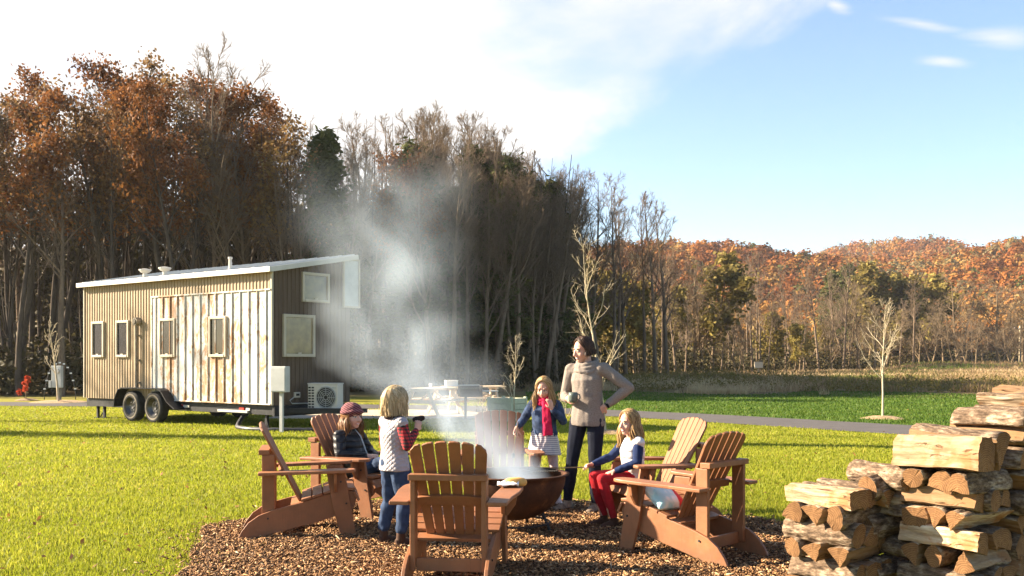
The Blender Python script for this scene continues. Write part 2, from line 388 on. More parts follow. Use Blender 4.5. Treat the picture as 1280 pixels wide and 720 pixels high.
# the bed of wood chips round the fire pit
MC = V((-.14, 7.78, 0)); MRX, MRY = 2.52, 2.36
def mulch_r(x, y):
    dx, dy = x - MC.x, y - MC.y; a = np.arctan2(dy, dx)
    k = 1 + .05 * np.sin(3 * a + 1) + .035 * np.sin(7 * a) + .02 * np.sin(13 * a + 2)
    return np.sqrt((dx / MRX) ** 2 + (dy / MRY) ** 2) / k
t = NT('mulch_soil'); v = t.geo(); n = t.noise(v, 3, 5); f = t.noise(t.map(v, (1, 1, 1)), 45, 5, .75)
t.set(t.mix(t.ramp(f, [(.4, 0), (.65, 1)]), (.055, .032, .019), t.ramp(n, [(.3, (.16, .085, .04)), (.7, (.25, .14, .065))])), .95, 0, .1).bump(f, .9, .03); MAT['mulch_soil'] = t.m
ring = 72; mb = MB(); vs = [(MC.x, MC.y, .035)]; fs = []
for j, rr in enumerate((.25, .5, .75, .9, 1.02)):
    for k in range(ring):
        a = 2 * math.pi * k / ring; s = 1 + .05 * math.sin(3 * a + 1) + .035 * math.sin(7 * a) + .02 * math.sin(13 * a + 2)
        x = MC.x + MRX * rr * s * math.cos(a); y = MC.y + MRY * rr * s * math.sin(a)
        vs.append((x, y, (.035 if rr < .8 else .022 if rr < 1 else .003) + .014 * noise.noise(V((x * 3, y * 3, 0))) * (rr < 1)))
for k in range(ring):
    k2 = (k + 1) % ring; fs.append((0, 1 + k, 1 + k2))
    for j in range(4): fs.append((1 + j * ring + k, 1 + (j + 1) * ring + k, 1 + (j + 1) * ring + k2, 1 + j * ring + k2))
mb.add(vs, fs); tag(mb.build('mulch_bed', MAT['mulch_soil'], smooth=True), kind='structure')
def chips(n, seed, rmax=1.0):
    q = np.random.RandomState(seed)
    a = q.rand(n) * 2 * np.pi; r = np.sqrt(q.rand(n)) * 1.0
    k = np.where(q.rand(n) < .12, 1 + np.abs(q.randn(n)) * .10, 1); r = r * k
    s = 1 + .05 * np.sin(3 * a + 1) + .035 * np.sin(7 * a) + .02 * np.sin(13 * a + 2)
    x = MC.x + MRX * r * s * np.cos(a); y = MC.y + MRY * r * s * np.sin(a)
    z = np.where(r < .8, .04, np.where(r < 1, .03, .012)) + q.rand(n) * .028
    Ln = .010 + q.gamma(1.7, .011, n); Ln = np.clip(Ln, .010, .12); W = .004 + q.rand(n) * .009; T = .003 + q.rand(n) * .005
    az = q.rand(n) * 2 * np.pi; pt = q.randn(n) * .35; ro = q.randn(n) * .5
    dx = np.stack([np.cos(az) * np.cos(pt), np.sin(az) * np.cos(pt), np.sin(pt)], -1)
    sx = np.stack([-np.sin(az), np.cos(az), np.zeros(n)], -1); up = np.cross(dx, sx)
    s2 = sx * np.cos(ro)[:, None] + up * np.sin(ro)[:, None]; u2 = np.cross(dx, s2)
    C = np.stack([x, y, z], -1); vs = []
    for e in (-1, 1):
        for (a_, b_) in ((-1, -1), (1, -1), (1, 1), (-1, 1)):
            tp = 1 if e < 0 else .7
            vs.append(C + dx * (e * Ln / 2)[:, None] + s2 * (a_ * W / 2 * tp)[:, None] + u2 * (b_ * T / 2)[:, None])
    vs = np.stack(vs, 1).reshape(-1, 3)
    f = np.array([(3, 2, 1, 0), (4, 5, 6, 7), (0, 1, 5, 4), (1, 2, 6, 5), (2, 3, 7, 6), (3, 0, 4, 7)])
    fs = (np.arange(n)[:, None, None] * 8 + f[None]).reshape(-1, 4)
    return vs, fs, np.repeat(q.rand(n), 6)
t = NT('chip_wood'); a = t.attr('tone')
t.set(t.ramp(a, [(0, (.04, .022, .012)), (.4, (.165, .082, .036)), (.75, (.31, .165, .07)), (.95, (.42, .26, .13)), (1, (.58, .44, .27))]), .85, 0, .2); MAT['chip_wood'] = t.m
vs, fs, tn = chips(75000, 3); tag(mesh_np('wood_chips', vs, fs, MAT['chip_wood'], fv=tn), kind='stuff')

# grass blades
rq = np.array([(p.x, p.y) for p in RQ])
def on_road(x, y, w):
    out = np.full(len(x), 1e9)
    for i in range(len(rq) - 1):
        a, b = rq[i], rq[i + 1]; ab = b - a
        tt = np.clip(((x - a[0]) * ab[0] + (y - a[1]) * ab[1]) / (ab @ ab), 0, 1)
        out = np.minimum(out, np.hypot(x - a[0] - tt * ab[0], y - a[1] - tt * ab[1]))
    return out < w
def in_pad(x, y): return (x > -6.3) & (x < .15) & (y > 24.45) & (y < 28.8)
def blades(n, q, dmin, dmax, amin, amax, h0, h1, w0, lean, dpow=1.0, keep=None, hn=.35):
    u_ = q.rand(n); d = dmin * (dmax / dmin) ** u_ if dpow == 1 else dmin + (dmax - dmin) * u_ ** dpow
    a = amin + (amax - amin) * q.rand(n); x = d * a; y = d
    m = np.ones(n, bool) if keep is None else keep(x, y)
    x, y, d = x[m], y[m], d[m]; n = len(x)
    pn = np.array([noise.noise(V((px * .9, py * .9, 0))) for px, py in zip(x, y)])
    h = (h0 + (h1 - h0) * q.rand(n)) * (1 + hn * pn); az = q.rand(n) * 2 * np.pi
    w_ = w0(d) * (.7 + .6 * q.rand(n)); L_ = lean * np.abs(q.randn(n)) * h; la = q.rand(n) * 2 * np.pi
    z = ground_z(x, y)
    B = np.stack([x, y, z], -1); sx = np.stack([np.cos(az), np.sin(az), 0 * az], -1)
    tip = B + np.stack([np.cos(la) * L_, np.sin(la) * L_, h], -1)
    mid = B + np.stack([np.cos(la) * L_ * .35, np.sin(la) * L_ * .35, h * .6], -1)
    vs = np.stack([B - sx * (w_ / 2)[:, None], B + sx * (w_ / 2)[:, None], mid + sx * (w_ * .42)[:, None], mid - sx * (w_ * .42)[:, None], tip], 1)
    f = np.array([(0, 1, 2, 3)]); g = np.array([(3, 2, 4)])
    return vs, np.clip(.5 + .28 * pn + .22 * q.randn(n), 0, 1)
def blade_obj(name, vs, tone, mat):
    n = len(vs); P = vs.reshape(-1, 3); k = np.arange(n)[:, None] * 5
    tri = np.concatenate([k + np.array([[0, 1, 2]]), k + np.array([[0, 2, 3]]), k + np.array([[3, 2, 4]])], 1).reshape(-1, 3)
    return mesh_np(name, P, tri, mat, fv=np.repeat(tone, 3))
t = NT('grass_blade'); a = t.attr('tone'); v = t.geo(); big = t.noise(v, .22, 4)
f = t.math('ADD', t.math('MULTIPLY', a, .6), t.math('ADD', t.math('MULTIPLY', big, .6), -.08))
c = t.ramp(f, [(.12, (.15, .165, .010)), (.42, (.205, .235, .016)), (.72, (.30, .305, .030)), (.95, (.50, .40, .08))]); t.set(c, .6, 0, .2).translucent(c, .5); MAT['grass_blade'] = t.m
t = NT('meadow_blade'); a = t.attr('tone')
c = t.ramp(a, [(.1, (.045, .095, .010)), (.6, (.075, .13, .014)), (.95, (.12, .155, .022))]); t.set(c, .6, 0, .2).translucent(c, .4); MAT['meadow_blade'] = t.m
t = NT('dry_blade'); a = t.attr('tone')
c = t.ramp(a, [(.08, (.08, .12, .02)), (.32, (.16, .16, .04)), (.44, (.22, .14, .075)), (.75, (.36, .24, .125)), (.95, (.5, .38, .21))]); t.set(c, .8, 0, .1).translucent(c, .35); MAT['dry_blade'] = t.m
q = np.random.RandomState(11)
beyond = lambda x, y: (x > .6) & (y > np.where(x < 3.7, 29.4 - (x + 1) * .72, 26.2 - 1.2 * (x - 3.7)))
kp = lambda x, y: ~beyond(x, y) & (mulch_r(x, y) > .95 + .08 * q.randn(len(x))) & ~on_road(x, y, 1.40) & ~in_pad(x, y)
W0 = lambda d: .0055 * (d / 6.0) ** .85
v1, t1 = blades(650000, q, 4.2, 33, -.64, .66, .018, .042, W0, .6, 1.0, kp)
v2, t2 = blades(24000, q, 4.2, 24, -.64, .66, .045, .08, W0, .5, 1.0, kp)     # taller tufts
tag(blade_obj('grass', np.concatenate([v1, v2]), np.concatenate([t1, t2]), MAT['grass_blade']), kind='stuff')
v3, t3 = blades(170000, q, 12, 46, -.2, .66, .03, .07, lambda d: .0055 * (d / 6) ** .95, .5, 1.0, lambda x, y: ~on_road(x, y, 1.4) & beyond(x, y) & (y < 43.5 + 2.5 * np.sin(x * .5)))
tag(blade_obj('lawn_grass', v3, t3, MAT['meadow_blade']), kind='stuff')
# tall dry weeds of the field
def kf(x, y):
    g = np.array([noise.noise(V((a * .22, b * .22, 8))) for a, b in zip(x, y)])
    return (y > 43.5 + 2.5 * np.sin(x * .45) + 1.5 * np.sin(x * 1.3) + 5 * g) & (g + np.clip((y - 55) / 60, 0, .5) > -.12)
v4, t4 = blades(150000, q, 41, 150, -.02, .62, .10, .40, lambda d: .03 * (d / 50.0), .6, 1.7, kf, .9)
g_ = np.array([noise.noise(V((p[0, 0] * .06, p[0, 1] * .16, 3))) for p in v4]); t4 = np.clip(t4 * .6 + .22 + .9 * g_ , 0, 1)
tag(blade_obj('dry_weeds', v4, t4, MAT['dry_blade']), kind='stuff')

# leaves blown onto the lawn
q = np.random.RandomState(51); d = 5 * (30 / 5) ** q.rand(1500); a = -.6 + 1.25 * q.rand(1500); x = d * a; ok = (mulch_r(x, d) > .9) & ~on_road(x, d, 1.0) & (q.rand(1500) < np.where(x < -1, .8, .45)); x, d = x[ok], d[ok]; n = len(x)
az = q.rand(n) * 6.28; s = .011 + .02 * q.rand(n); C = np.stack([x, d, .035 + .02 * q.rand(n)], -1); u1 = np.stack([np.cos(az), np.sin(az), .5 * q.randn(n)], -1) * s[:, None]; u2 = np.stack([-np.sin(az), np.cos(az), .5 * q.randn(n)], -1) * (s * .7)[:, None]
leaf('fallen_leaf', [(.05, (.10, .045, .02)), (.6, (.28, .13, .045)), (.95, (.45, .30, .12))], .3)
tag(mesh_np('fallen_leaves', np.stack([C - u1, C - u2, C + u1, C + u2], 1).reshape(-1, 3), np.arange(n * 4).reshape(-1, 4), MAT['fallen_leaf'], fv=q.rand(n)), kind='stuff')
# ------------------------------------------------------------------ trees
def perp(d, rng):
    a = V((rng.uniform(-1, 1), rng.uniform(-1, 1), rng.uniform(-1, 1))); a = a - d * a.dot(d)
    return a.normalized() if a.length > 1e-4 else V((1, 0, 0))
def limb(mb, rng, p, d, L, r0, r1, n, wig, up, sides):
    pts = [V(p)]; rad = [r0]; d = V(d).normalized(); dirs = [d]
    for i in range(n):
        d = (d + perp(d, rng) * wig + V((0, 0, up))).normalized(); dirs.append(d)
        pts.append(pts[-1] + d * (L / n)); rad.append(r0 + (r1 - r0) * ((i + 1) / n))
    mb.tube(pts, rad, sides, cap=False); return pts, rad, dirs
def gen_tree(seed, H, r0, clear=.35, nl=16, sub=7, twig=6, spread=.34, upb=.10, ang=(35, 60), tw=.006, multi=1, ends=None):
    """trunk mesh, branch mesh, tip points. clear = bare share of the trunk"""
    rng = random.Random(seed); T = MB(); B = MB(); tips = []
    for mstem in range(multi):
        lean = V((rng.uniform(-.05, .05), rng.uniform(-.05, .05), 1)) if multi == 1 else V((rng.uniform(-.45, .45), rng.uniform(-.45, .45), 1))
        hh = H * (1 if mstem == 0 else rng.uniform(.75, .98))
        pts, rad, dirs = limb(T, rng, (0, 0, -.1), lean, hh, r0 * (1 if mstem == 0 else .8), r0 * .12, 11, .045, .03, 7)
        cum = len(pts) - 1
        for k in range(nl):
            f = clear + (1 - clear) * ((k + rng.random()) / nl) ** .9; f = min(f, .985)
            i = min(int(f * cum), cum - 1); s = f * cum - i
            p = pts[i].lerp(pts[i + 1], s); rr = rad[i] * (1 - s) + rad[i + 1] * s
            L = hh * spread * (1.08 - .72 * (f - clear) / (1 - clear)) * rng.uniform(.65, 1.15)
            a = R(rng.uniform(*ang)); d = dirs[i] * math.cos(a) + perp(dirs[i], rng) * math.sin(a)
            bp, br, bd = limb(B, rng, p, d, L, rr * .55, max(tw * 1.3, rr * .08), 6, .14, upb, 5)
            tips.append((bp[-1], bd[-1]))
            for j in range(sub):
                g = rng.uniform(.22, .98); i2 = min(int(g * 6), 5); p2 = bp[i2].lerp(bp[i2 + 1], g * 6 - i2)
                a = R(rng.uniform(25, 60)); d2 = bd[i2] * math.cos(a) + perp(bd[i2], rng) * math.sin(a)
                L2 = L * rng.uniform(.22, .5) * (1.1 - .5 * g)
                cp_, cr, cd = limb(B, rng, p2, d2, L2, max(tw, br[i2] * .5), tw * .8, 4, .18, upb, 3)
                tips.append((cp_[-1], cd[-1])); tips.append((cp_[2], cd[2]))
                for m in range(twig):
                    h = rng.uniform(.2, 1); i3 = min(int(h * 4), 3); p3 = cp_[i3].lerp(cp_[i3 + 1], h * 4 - i3)
                    a = R(rng.uniform(20, 60)); d3 = cd[i3] * math.cos(a) + perp(cd[i3], rng) * math.sin(a)
                    tp, _, _ = limb(B, rng, p3, d3, L2 * rng.uniform(.3, .65), tw * .8, tw * .4, 2, .2, upb, 3)
                    tips.append((tp[-1], d3))
    return T, B, tips
def leaf_quads(pts, n, sz, spread, seed, flat=0.0, asp=1.4):
    q = np.random.RandomState(seed); P = np.array([tuple(p) for p in pts]); i = q.randint(0, len(P), n)
    C = P[i] + q.randn(n, 3) * spread
    a = q.randn(n, 3); a[:, 2] *= (1 - flat); a /= np.linalg.norm(a, axis=1)[:, None]; b = np.cross(a, q.randn(n, 3)); b /= np.linalg.norm(b, axis=1)[:, None]
    s = sz * (.6 + .8 * q.rand(n)); a *= (s * asp / 2)[:, None]; b *= (s / 2)[:, None]
    vs = np.stack([C - a, C + b * .8 - a * .1, C + a, C - b * .8 - a * .1], 1).reshape(-1, 3)
    cl = (np.sin(P[i] * 2.1).sum(1) * .13 + .5)
    return vs, (np.arange(n)[:, None] * 4 + np.arange(4)[None]), np.clip(cl * .6 + .4 * q.rand(n), 0, 1)

PROTO = {}
def proto(kind, T, B, bmat, leaves=None, lmat=None, cname='crown'):
    root = bpy.data.objects.new(kind, None)
    t_ = T.build('trunk', MAT[bmat], root, smooth=True)
    c_ = B.build(cname, MAT[bmat], root, smooth=True)
    l_ = None
    if leaves is not None:
        l_ = mesh_np('foliage', leaves[0], leaves[1], MAT[lmat], c_ if cname == 'crown' else root, fv=leaves[2])
    for o in (t_, c_, l_):
        if o: COL.objects.unlink(o)
    return (t_, c_, l_)
def put(pr, name, loc, s=1.0, rz=0.0, label=None, group=None, cat='tree', sz=None, tilt=0):
    r = empty(name, loc, rz, label, cat, group); r.scale = (s, s, sz or s); r.rotation_euler = (tilt, 0, rz)
    t_, c_, l_ = pr
    a = t_.copy(); COL.objects.link(a); a.parent = r
    b = c_.copy(); COL.objects.link(b); b.parent = r
    if l_:
        c = l_.copy(); COL.objects.link(c); c.parent = b
    return r

bare = []
for k in range(6):
    T, B, tips = gen_tree(100 + k, 15, .17 + .02 * (k % 3), clear=(.42, .3, .5, .36, .25, .45)[k], nl=18, sub=9, twig=9, spread=.27, upb=.12, tw=.010, ang=(28, 52))
    bare.append(proto('b', T, B, 'bark_grey'))
wide = []
for k in range(3):
    T, B, tips = gen_tree(140 + k, 11, .2, clear=.18, nl=18, sub=9, twig=8, spread=.42, upb=.05, tw=.014, ang=(35, 65), multi=2 if k == 1 else 1)
    wide.append(proto('w', T, B, 'bark_brown'))
autumn = []
for k in range(4):
    T, B, tips = gen_tree(200 + k, 14, .18, clear=.42, nl=16, sub=7, twig=6, spread=.27, upb=.09, tw=.010, ang=(30, 58))
    hi = [p for p, d in tips if p.z > 8.3 + 1.5 * math.sin(p.x * 1.3 + k)]
    autumn.append(proto('a', T, B, 'bark_dark', leaf_quads(hi, (4600, 2500, 3400, 1300)[k], .135, .24, k), 'leaf_autumn' if k % 2 == 0 else 'leaf_brown'))
ever = []
for k in range(3):
    rng = random.Random(300 + k); T = MB(); B = MB(); pts = []; H = 15
    tp, tr, tdir = limb(T, rng, (0, 0, -.1), (0, 0, 1), H, .2, .02, 10, .02, .02, 7)
    nb = 95
    for j in range(nb):
        f = .22 + .77 * (j / nb); z = f * H; i = min(int(f * 10), 9); p = tp[i].lerp(tp[i + 1], f * 10 - i)
        L = (1 - f) ** .75 * 3.4 * rng.uniform(.55, 1.2) + .3; a = j * 2.4 + rng.uniform(-.4, .4)
        bp, br, bd = limb(B, rng, p, (math.cos(a), math.sin(a), .25), L, .035, .008, 5, .1, -.06 if f < .7 else .05, 4)
        for m in range(1, 6):
            pts += [bp[m]] * 1
            for e in range(3): pts.append(bp[m] + V((rng.uniform(-.3, .3), rng.uniform(-.3, .3), rng.uniform(-.12, .18))))
    ever.append(proto('e', T, B, 'bark_dark', leaf_quads(pts, 9000, .20, .17, 40 + k, .4, 2.2), 'leaf_ever'))
olive = []
for k in range(2):
    T, B, tips = gen_tree(360 + k, 9, .14, clear=.15, nl=14, sub=6, twig=3, spread=.36, upb=.06, tw=.012)
    olive.append(proto('o', T, B, 'bark_brown', leaf_quads([p for p, d in tips], 2600, .30, .3, 60 + k), 'leaf_olive'))

# --- the dark wood on the left and centre; its edge runs away to the right
EDGE = [(-34, 36), (-22, 39), (-12, 42), (-4, 46), (-.5, 49), (1.6, 51), (2.6, 53)]
def edge_at(s):
    k = s * (len(EDGE) - 1); i = min(int(k), len(EDGE) - 2); f = k - i
    return (EDGE[i][0] * (1 - f) + EDGE[i + 1][0] * f, EDGE[i][1] * (1 - f) + EDGE[i + 1][1] * f)
def skyline(px):                         # height of the tree tops in the photograph by direction
    P = [(-200, 70), (0, 82), (60, 100), (100, 82), (150, 70), (200, 92), (250, 76), (300, 120), (330, 125), (370, 150), (430, 150), (500, 150), (560, 150), (620, 170), (660, 205), (700, 220), (760, 222), (840, 245), (900, 290)]
    for (a, b), (c, d) in zip(P, P[1:]):
        if px <= c: return b + (d - b) * (px - a) / (c - a)
    return 290
def landmark(px):
    L_ = [(107, 'past the left end of the tiny house'), (230, 'over the left half of the tiny house'), (340, 'over the rusty metal panel'), (447, 'over the dark end wall'),
          (530, 'behind the thick of the smoke'), (620, 'behind the picnic tables'), (690, 'behind the planter'), (770, 'behind the standing woman'), (860, 'where the dark wood ends'), (2000, 'beyond the dark wood')]
    for x, s in L_:
        if px < x: return s
rng = random.Random(5); TREES = []
rows = [(0.0, 34), (2.6, 34), (5.5, 32), (9, 30), (13, 28)]
ORD = ('front row', 'second row', 'third row', 'fourth row', 'back row')
for ri, (off, n) in enumerate(rows):
    for k in range(n):
        s = (k + rng.uniform(.1, .9)) / n; x, y = edge_at(s); x += rng.uniform(-.5, .5); y += off + rng.uniform(-1.1, 1.1)
        px = 640 + x / y * FPX
        if px < -150 or px > 850: continue
        top = skyline(px) + rng.uniform(-14, 34) + (0 if ri > 0 else 26)
        H = ((HOR - top) / FPX * y + CAMH) * (.9 if px < 420 else .95)
        r = rng.random()
        if ri == 0 and px < 420: r = .5 + r / 2 if r > .25 else r
        if px < 250: kind = 'a' if r < .74 else 'b'
        elif px < 400: kind = 'a' if r < .42 else 'b'
        elif px < 560: kind = 'b' if r < .8 else ('a' if r < .86 else 'e')
        elif px < 690: kind = 'e' if r < .13 else 'b'
        else: kind = 'b'
        TREES.append((kind, x, y, H, px, ri))
E_ = [(592, 52, 185), (650, 54, 215), (618, 55, 225), (405, 45, 165), (672, 57, 260), (570, 56, 235)]
for px, d, top in E_: TREES.append(('e', (px - 640) / FPX * d, d, (HOR - top) / FPX * d + CAMH, px, 0))
for px, d, top in ((262, 43, 74), (240, 44, 82), (300, 46, 100), (820, 62, 250), (806, 63, 256), (735, 60, 228), (765, 61, 230), (700, 58, 226), (715, 62, 236), (750, 64, 240), (782, 66, 248), (834, 66, 262), (728, 66, 240), (690, 60, 235), (770, 70, 262), (520, 52, 148), (480, 50, 160), (560, 53, 158)):
    TREES.append(('b', (px - 640) / FPX * d, d, (HOR - top) / FPX * d + CAMH, px, 0))
TREES.sort(key=lambda q_: q_[4])
NUM = ['', 'second ', 'third ', 'fourth ', 'fifth ', 'sixth ', 'seventh ', 'eighth ', 'ninth ', 'tenth ', 'eleventh ', 'twelfth ', 'thirteenth ', 'fourteenth ', 'fifteenth ', 'sixteenth ', 'seventeenth ', 'eighteenth ', 'nineteenth ', 'twentieth ']
cnt = {}
for kind, x, y, H, px, ri in TREES:
    fam, base, nm, desc, grp = {'a': (autumn, 14, 'autumn_tree', 'brown leafy tree', 'leafy autumn trees of the dark wood'), 'b': (bare, 15, 'bare_tree', 'bare grey tree', 'bare trees of the dark wood'), 'e': (ever, 15, 'evergreen_tree', 'dark conifer', 'conifers of the dark wood')}[kind]
    key = (kind, landmark(px), ri); c = cnt.get(key, 0); cnt[key] = c + 1
    lab = f'{desc}, {ORD[ri]} {landmark(px)}, {NUM[min(c, 19)] + "from left" if c else "leftmost"}'
    sxy = H / base * rng.uniform(.85, 1.15)
    put(rng.choice(fam), nm, (x, y, 0), sxy, rng.uniform(0, 6.28), lab, grp, 'tree', H / base)
# a pair of trees just outside the frame on the left: their shadows cross the lawn
for (x, y, H, pr) in ((-20.0, 21.0, 14.5, ever[1]), (-24.0, 24.6, 11, bare[4])):
    put(pr, 'evergreen_tree' if y < 22 else 'bare_tree', (x, y, 0), H / 15 * (.24 if y < 22 else 1), x, 'slim conifer standing alone on the lawn outside the left edge' if y < 22 else 'bare tree on the lawn outside the left edge', None, 'tree', H / 15)

# --- brush under the trees
q = np.random.RandomState(21); P = []
for k in range(1500):
    s = q.rand(); x, y = edge_at(s); P.append((x + q.randn() * 1.0, y + .6 + abs(q.randn()) * 5, .15 + abs(q.randn()) * 1.0))
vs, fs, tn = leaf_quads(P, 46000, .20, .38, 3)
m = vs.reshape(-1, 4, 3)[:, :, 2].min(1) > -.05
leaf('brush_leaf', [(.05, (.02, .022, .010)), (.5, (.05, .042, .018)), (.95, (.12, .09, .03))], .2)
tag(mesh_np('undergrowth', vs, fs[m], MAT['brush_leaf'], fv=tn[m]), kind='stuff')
# thin saplings and stems deep in the wood that read as one dark mass
mb = MB(); rr_ = random.Random(77)
for k in range(620):
    x, y = edge_at(rr_.random()); y += rr_.uniform(3, 24); H = rr_.uniform(6, 14); r0 = rr_.uniform(.04, .11)
    limb(mb, rr_, (x + rr_.uniform(-1, 1), y, -.1), (rr_.uniform(-.1, .1), rr_.uniform(-.1, .1), 1), H, r0, r0 * .2, 5, .05, 0, 5)
    for j in range(5):
        z = rr_.uniform(.25, .9) * H; a = rr_.uniform(0, 6.28)
        limb(mb, rr_, (x, y, z), (math.cos(a), math.sin(a), .8), rr_.uniform(1, 2.6), r0 * .35, .008, 3, .15, .1, 3)
tag(mb.build('forest_thicket', MAT['bark_dark'], smooth=True), kind='stuff')
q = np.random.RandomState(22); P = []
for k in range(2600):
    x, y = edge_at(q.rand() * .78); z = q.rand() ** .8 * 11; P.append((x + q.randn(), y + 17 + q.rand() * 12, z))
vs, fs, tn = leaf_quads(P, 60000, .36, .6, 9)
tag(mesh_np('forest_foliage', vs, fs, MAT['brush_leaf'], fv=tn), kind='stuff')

# --- tree line on the far side of the field
rng = random.Random(9); TL = []
def row(n, p0, p1, d0, d1, y0, y1, kinds):
    for k in range(n):
        f = (k + rng.uniform(.15, .85)) / n; px = p0 + (p1 - p0) * f; d = d0 + (d1 - d0) * f + rng.uniform(-5, 5); TL.append((px, d, rng.uniform(y0, y1), rng.choice(kinds)))
row(30, 690, 1010, 70, 118, 325, 410, 'bbwo'); row(20, 990, 1300, 122, 150, 345, 410, 'bwww')
row(24, 700, 1080, 88, 135, 318, 370, 'bbw'); row(8, 1180, 1300, 128, 138, 396, 412, 'www'); row(8, 860, 1160, 125, 145, 385, 420, 'owo')
TL += [(1105, 150, 340, 'o'), (1130, 152, 348, 'o'), (1155, 150, 352, 'o'), (1085, 152, 345, 'o'), (1060, 158, 330, 'e'), (1040, 160, 338, 'e')]
TL.sort(); cnt = {}
def lm2(px):
    for x, s in ((860, 'just right of the standing woman'), (935, 'left of the small pale box'), (1010, 'right of the small pale box'), (1090, 'left of the pale young tree'), (1180, 'right of the pale young tree'), (1250, 'over the firewood'), (3000, 'by the utility pole')):
        if px < x: return s
for px, d, top, kd in TL:
    fam, base, nm, desc = {'b': (bare, 15, 'bare_tree', 'tall thin bare tree'), 'w': (wide, 11, 'bare_tree', 'round bare brown tree'), 'o': (olive, 9, 'leafy_tree', 'yellow green leafy tree'), 'e': (ever, 15, 'evergreen_tree', 'dark evergreen tree')}[kd]
    x = (px - 640) / FPX * d; z = float(ground_z(x, d)); H = (HOR - top) / FPX * d + CAMH - z
    key = (kd, lm2(px)); c = cnt.get(key, 0); cnt[key] = c + 1
    lab = f'{desc}, far tree line {lm2(px)}, {NUM[min(c, 19)] + "from left" if c else "leftmost"}'
    s = H / base; put(rng.choice(fam), nm, (x, d, z - .1), s * (1.0 if kd in 'b' else 1.15), rng.uniform(0, 6.28), lab, 'trees along the far side of the field', 'tree', s)
q = np.random.RandomState(31); P = []
for k in range(1300):
    a = q.rand(); px = 690 + 610 * a; d = 66 + 84 * min(1, a * 1.25) + q.rand() * 20; x = (px - 640) / FPX * d
    P.append((x, d, float(ground_z(x, d)) + abs(q.randn()) * .9))
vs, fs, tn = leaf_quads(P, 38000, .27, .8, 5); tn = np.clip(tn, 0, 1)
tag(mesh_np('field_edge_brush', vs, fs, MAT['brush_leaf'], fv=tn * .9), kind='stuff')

q = np.random.RandomState(33); P = []
for k in range(420):
    px = 770 + 520 * q.rand() ** 1.3; d = 44.5 + 24 * q.rand() ** 1.6; x = (px - 640) / FPX * d; x += 1.2 * math.sin(d); z = float(ground_z(x, d)); hh = .15 + .45 * q.rand()
    for j in range(5): P.append((x + q.randn() * .5, d + q.randn() * .4, z + hh * q.rand()))
vs, fs, tn = leaf_quads(P, 14000, .085, .13, 6)
tag(mesh_np('weed_clumps', vs, fs, MAT['leaf_olive'], fv=np.clip(tn * .8, 0, 1)), kind='stuff')

# --- the wood on the hills, one mass
q = np.random.RandomState(41); VS = []; FS = []; TN = []; nq = 110; b = 0
n = 9500; a = .02 + .60 * q.rand(n); d = 172 * (820 / 172) ** (q.rand(n)); x = a * d; z = hill_z(x, d)
ok = (q.rand(n) < np.where(d < 420, 1, np.where((a > .2) & (a < .56), .8, .1)))
a, d, x, z = a[ok], d[ok], x[ok], z[ok]; n = len(a)
for i in range(n):
    rr = (1.35 + 1.25 * q.rand()) * (1 if d[i] < 420 else 1.4); hh = rr * (1.0 + .5 * q.rand())
    nq = 80 if d[i] < 420 else 46
    p = q.randn(nq, 3); p /= np.linalg.norm(p, axis=1)[:, None]; rad = .55 + .5 * q.rand(nq) ** .5
    C = np.array([x[i], d[i], z[i] + 2.5 + hh]) + p * rad[:, None] * np.array([rr, rr, hh])
    nm_ = p + .32 * q.randn(nq, 3); u1 = np.cross(nm_, q.randn(nq, 3)); u1 /= np.linalg.norm(u1, axis=1)[:, None]; u2 = np.cross(nm_, u1); u2 /= np.linalg.norm(u2, axis=1)[:, None]
    s = rr * (.14 + .16 * q.rand(nq)); u1 *= s[:, None]; u2 *= (s * .8)[:, None]
    VS.append(np.stack([C - u1, C - u2, C + u1, C + u2], 1).reshape(-1, 3))
    nn = noise.noise(V((x[i] * .02, d[i] * .02, 5))); 
    base = np.clip(.42 + .5 * nn + .24 * q.randn(), .02, .9)
    if q.rand() < .05: base = .97
    if d[i] < 235: base = np.clip(base * .45 + .46, 0, .88)
    TN.append(np.clip(base + .025 * q.randn(nq), 0, 1))
VS = np.concatenate(VS); TN = np.concatenate(TN); FS = np.arange(len(VS)).reshape(-1, 4)
t = NT('leaf_far'); c = t.ramp(t.attr('tone'), [(.02, (.10, .042, .018)), (.25, (.20, .065, .018)), (.45, (.28, .105, .025)), (.62, (.32, .16, .04)), (.76, (.25, .165, .06)), (.87, (.17, .13, .07)), (.97, (.09, .10, .03))]); t.set(c, .8, 0, .1).translucent(c, .3); MAT['leaf_far'] = t.m
tag(mesh_np('hillside_wood', VS, FS, MAT['leaf_far'], fv=TN), kind='stuff')

# --- young planted trees near the road
def sapling(loc, H, r0, seed, label, nm='young_tree', **k):
    T, B, tips = gen_tree(seed, H, r0, **k)
    pr = proto('s', T, B, 'bark_pale'); return put(pr, nm, loc, 1, 0, label)
sapling(at(1103, 24.4), 3.0, .030, 500, 'pale bare young tree standing alone on the green lawn beyond the road', clear=.32, nl=17, sub=5, twig=3, spread=.36, upb=.08, ang=(30, 55), tw=.003)
sapling(at(757, 19.5), 3.95, .034, 512, 'tall bare young tree rising behind the standing woman', clear=.14, nl=20, sub=5, twig=3, spread=.30, upb=.12, ang=(25, 50), tw=.003)
sapling(at(643, 23.2), 2.15, .024, 523, 'bare young tree growing behind the pale green planter', clear=.20, nl=15, sub=5, twig=3, spread=.33, upb=.10, ang=(25, 55), tw=.0035)
sapling(at(73, 33.5), 3.0, .045, 534, 'small bare golden tree behind the meter box left of the tiny house', clear=.34, nl=12, sub=4, twig=2, spread=.27, upb=.14, ang=(25, 50), tw=.008)
T, B, tips = gen_tree(541, .95, .02, clear=.12, nl=9, sub=3, twig=2, spread=.42, upb=.1, tw=.004)
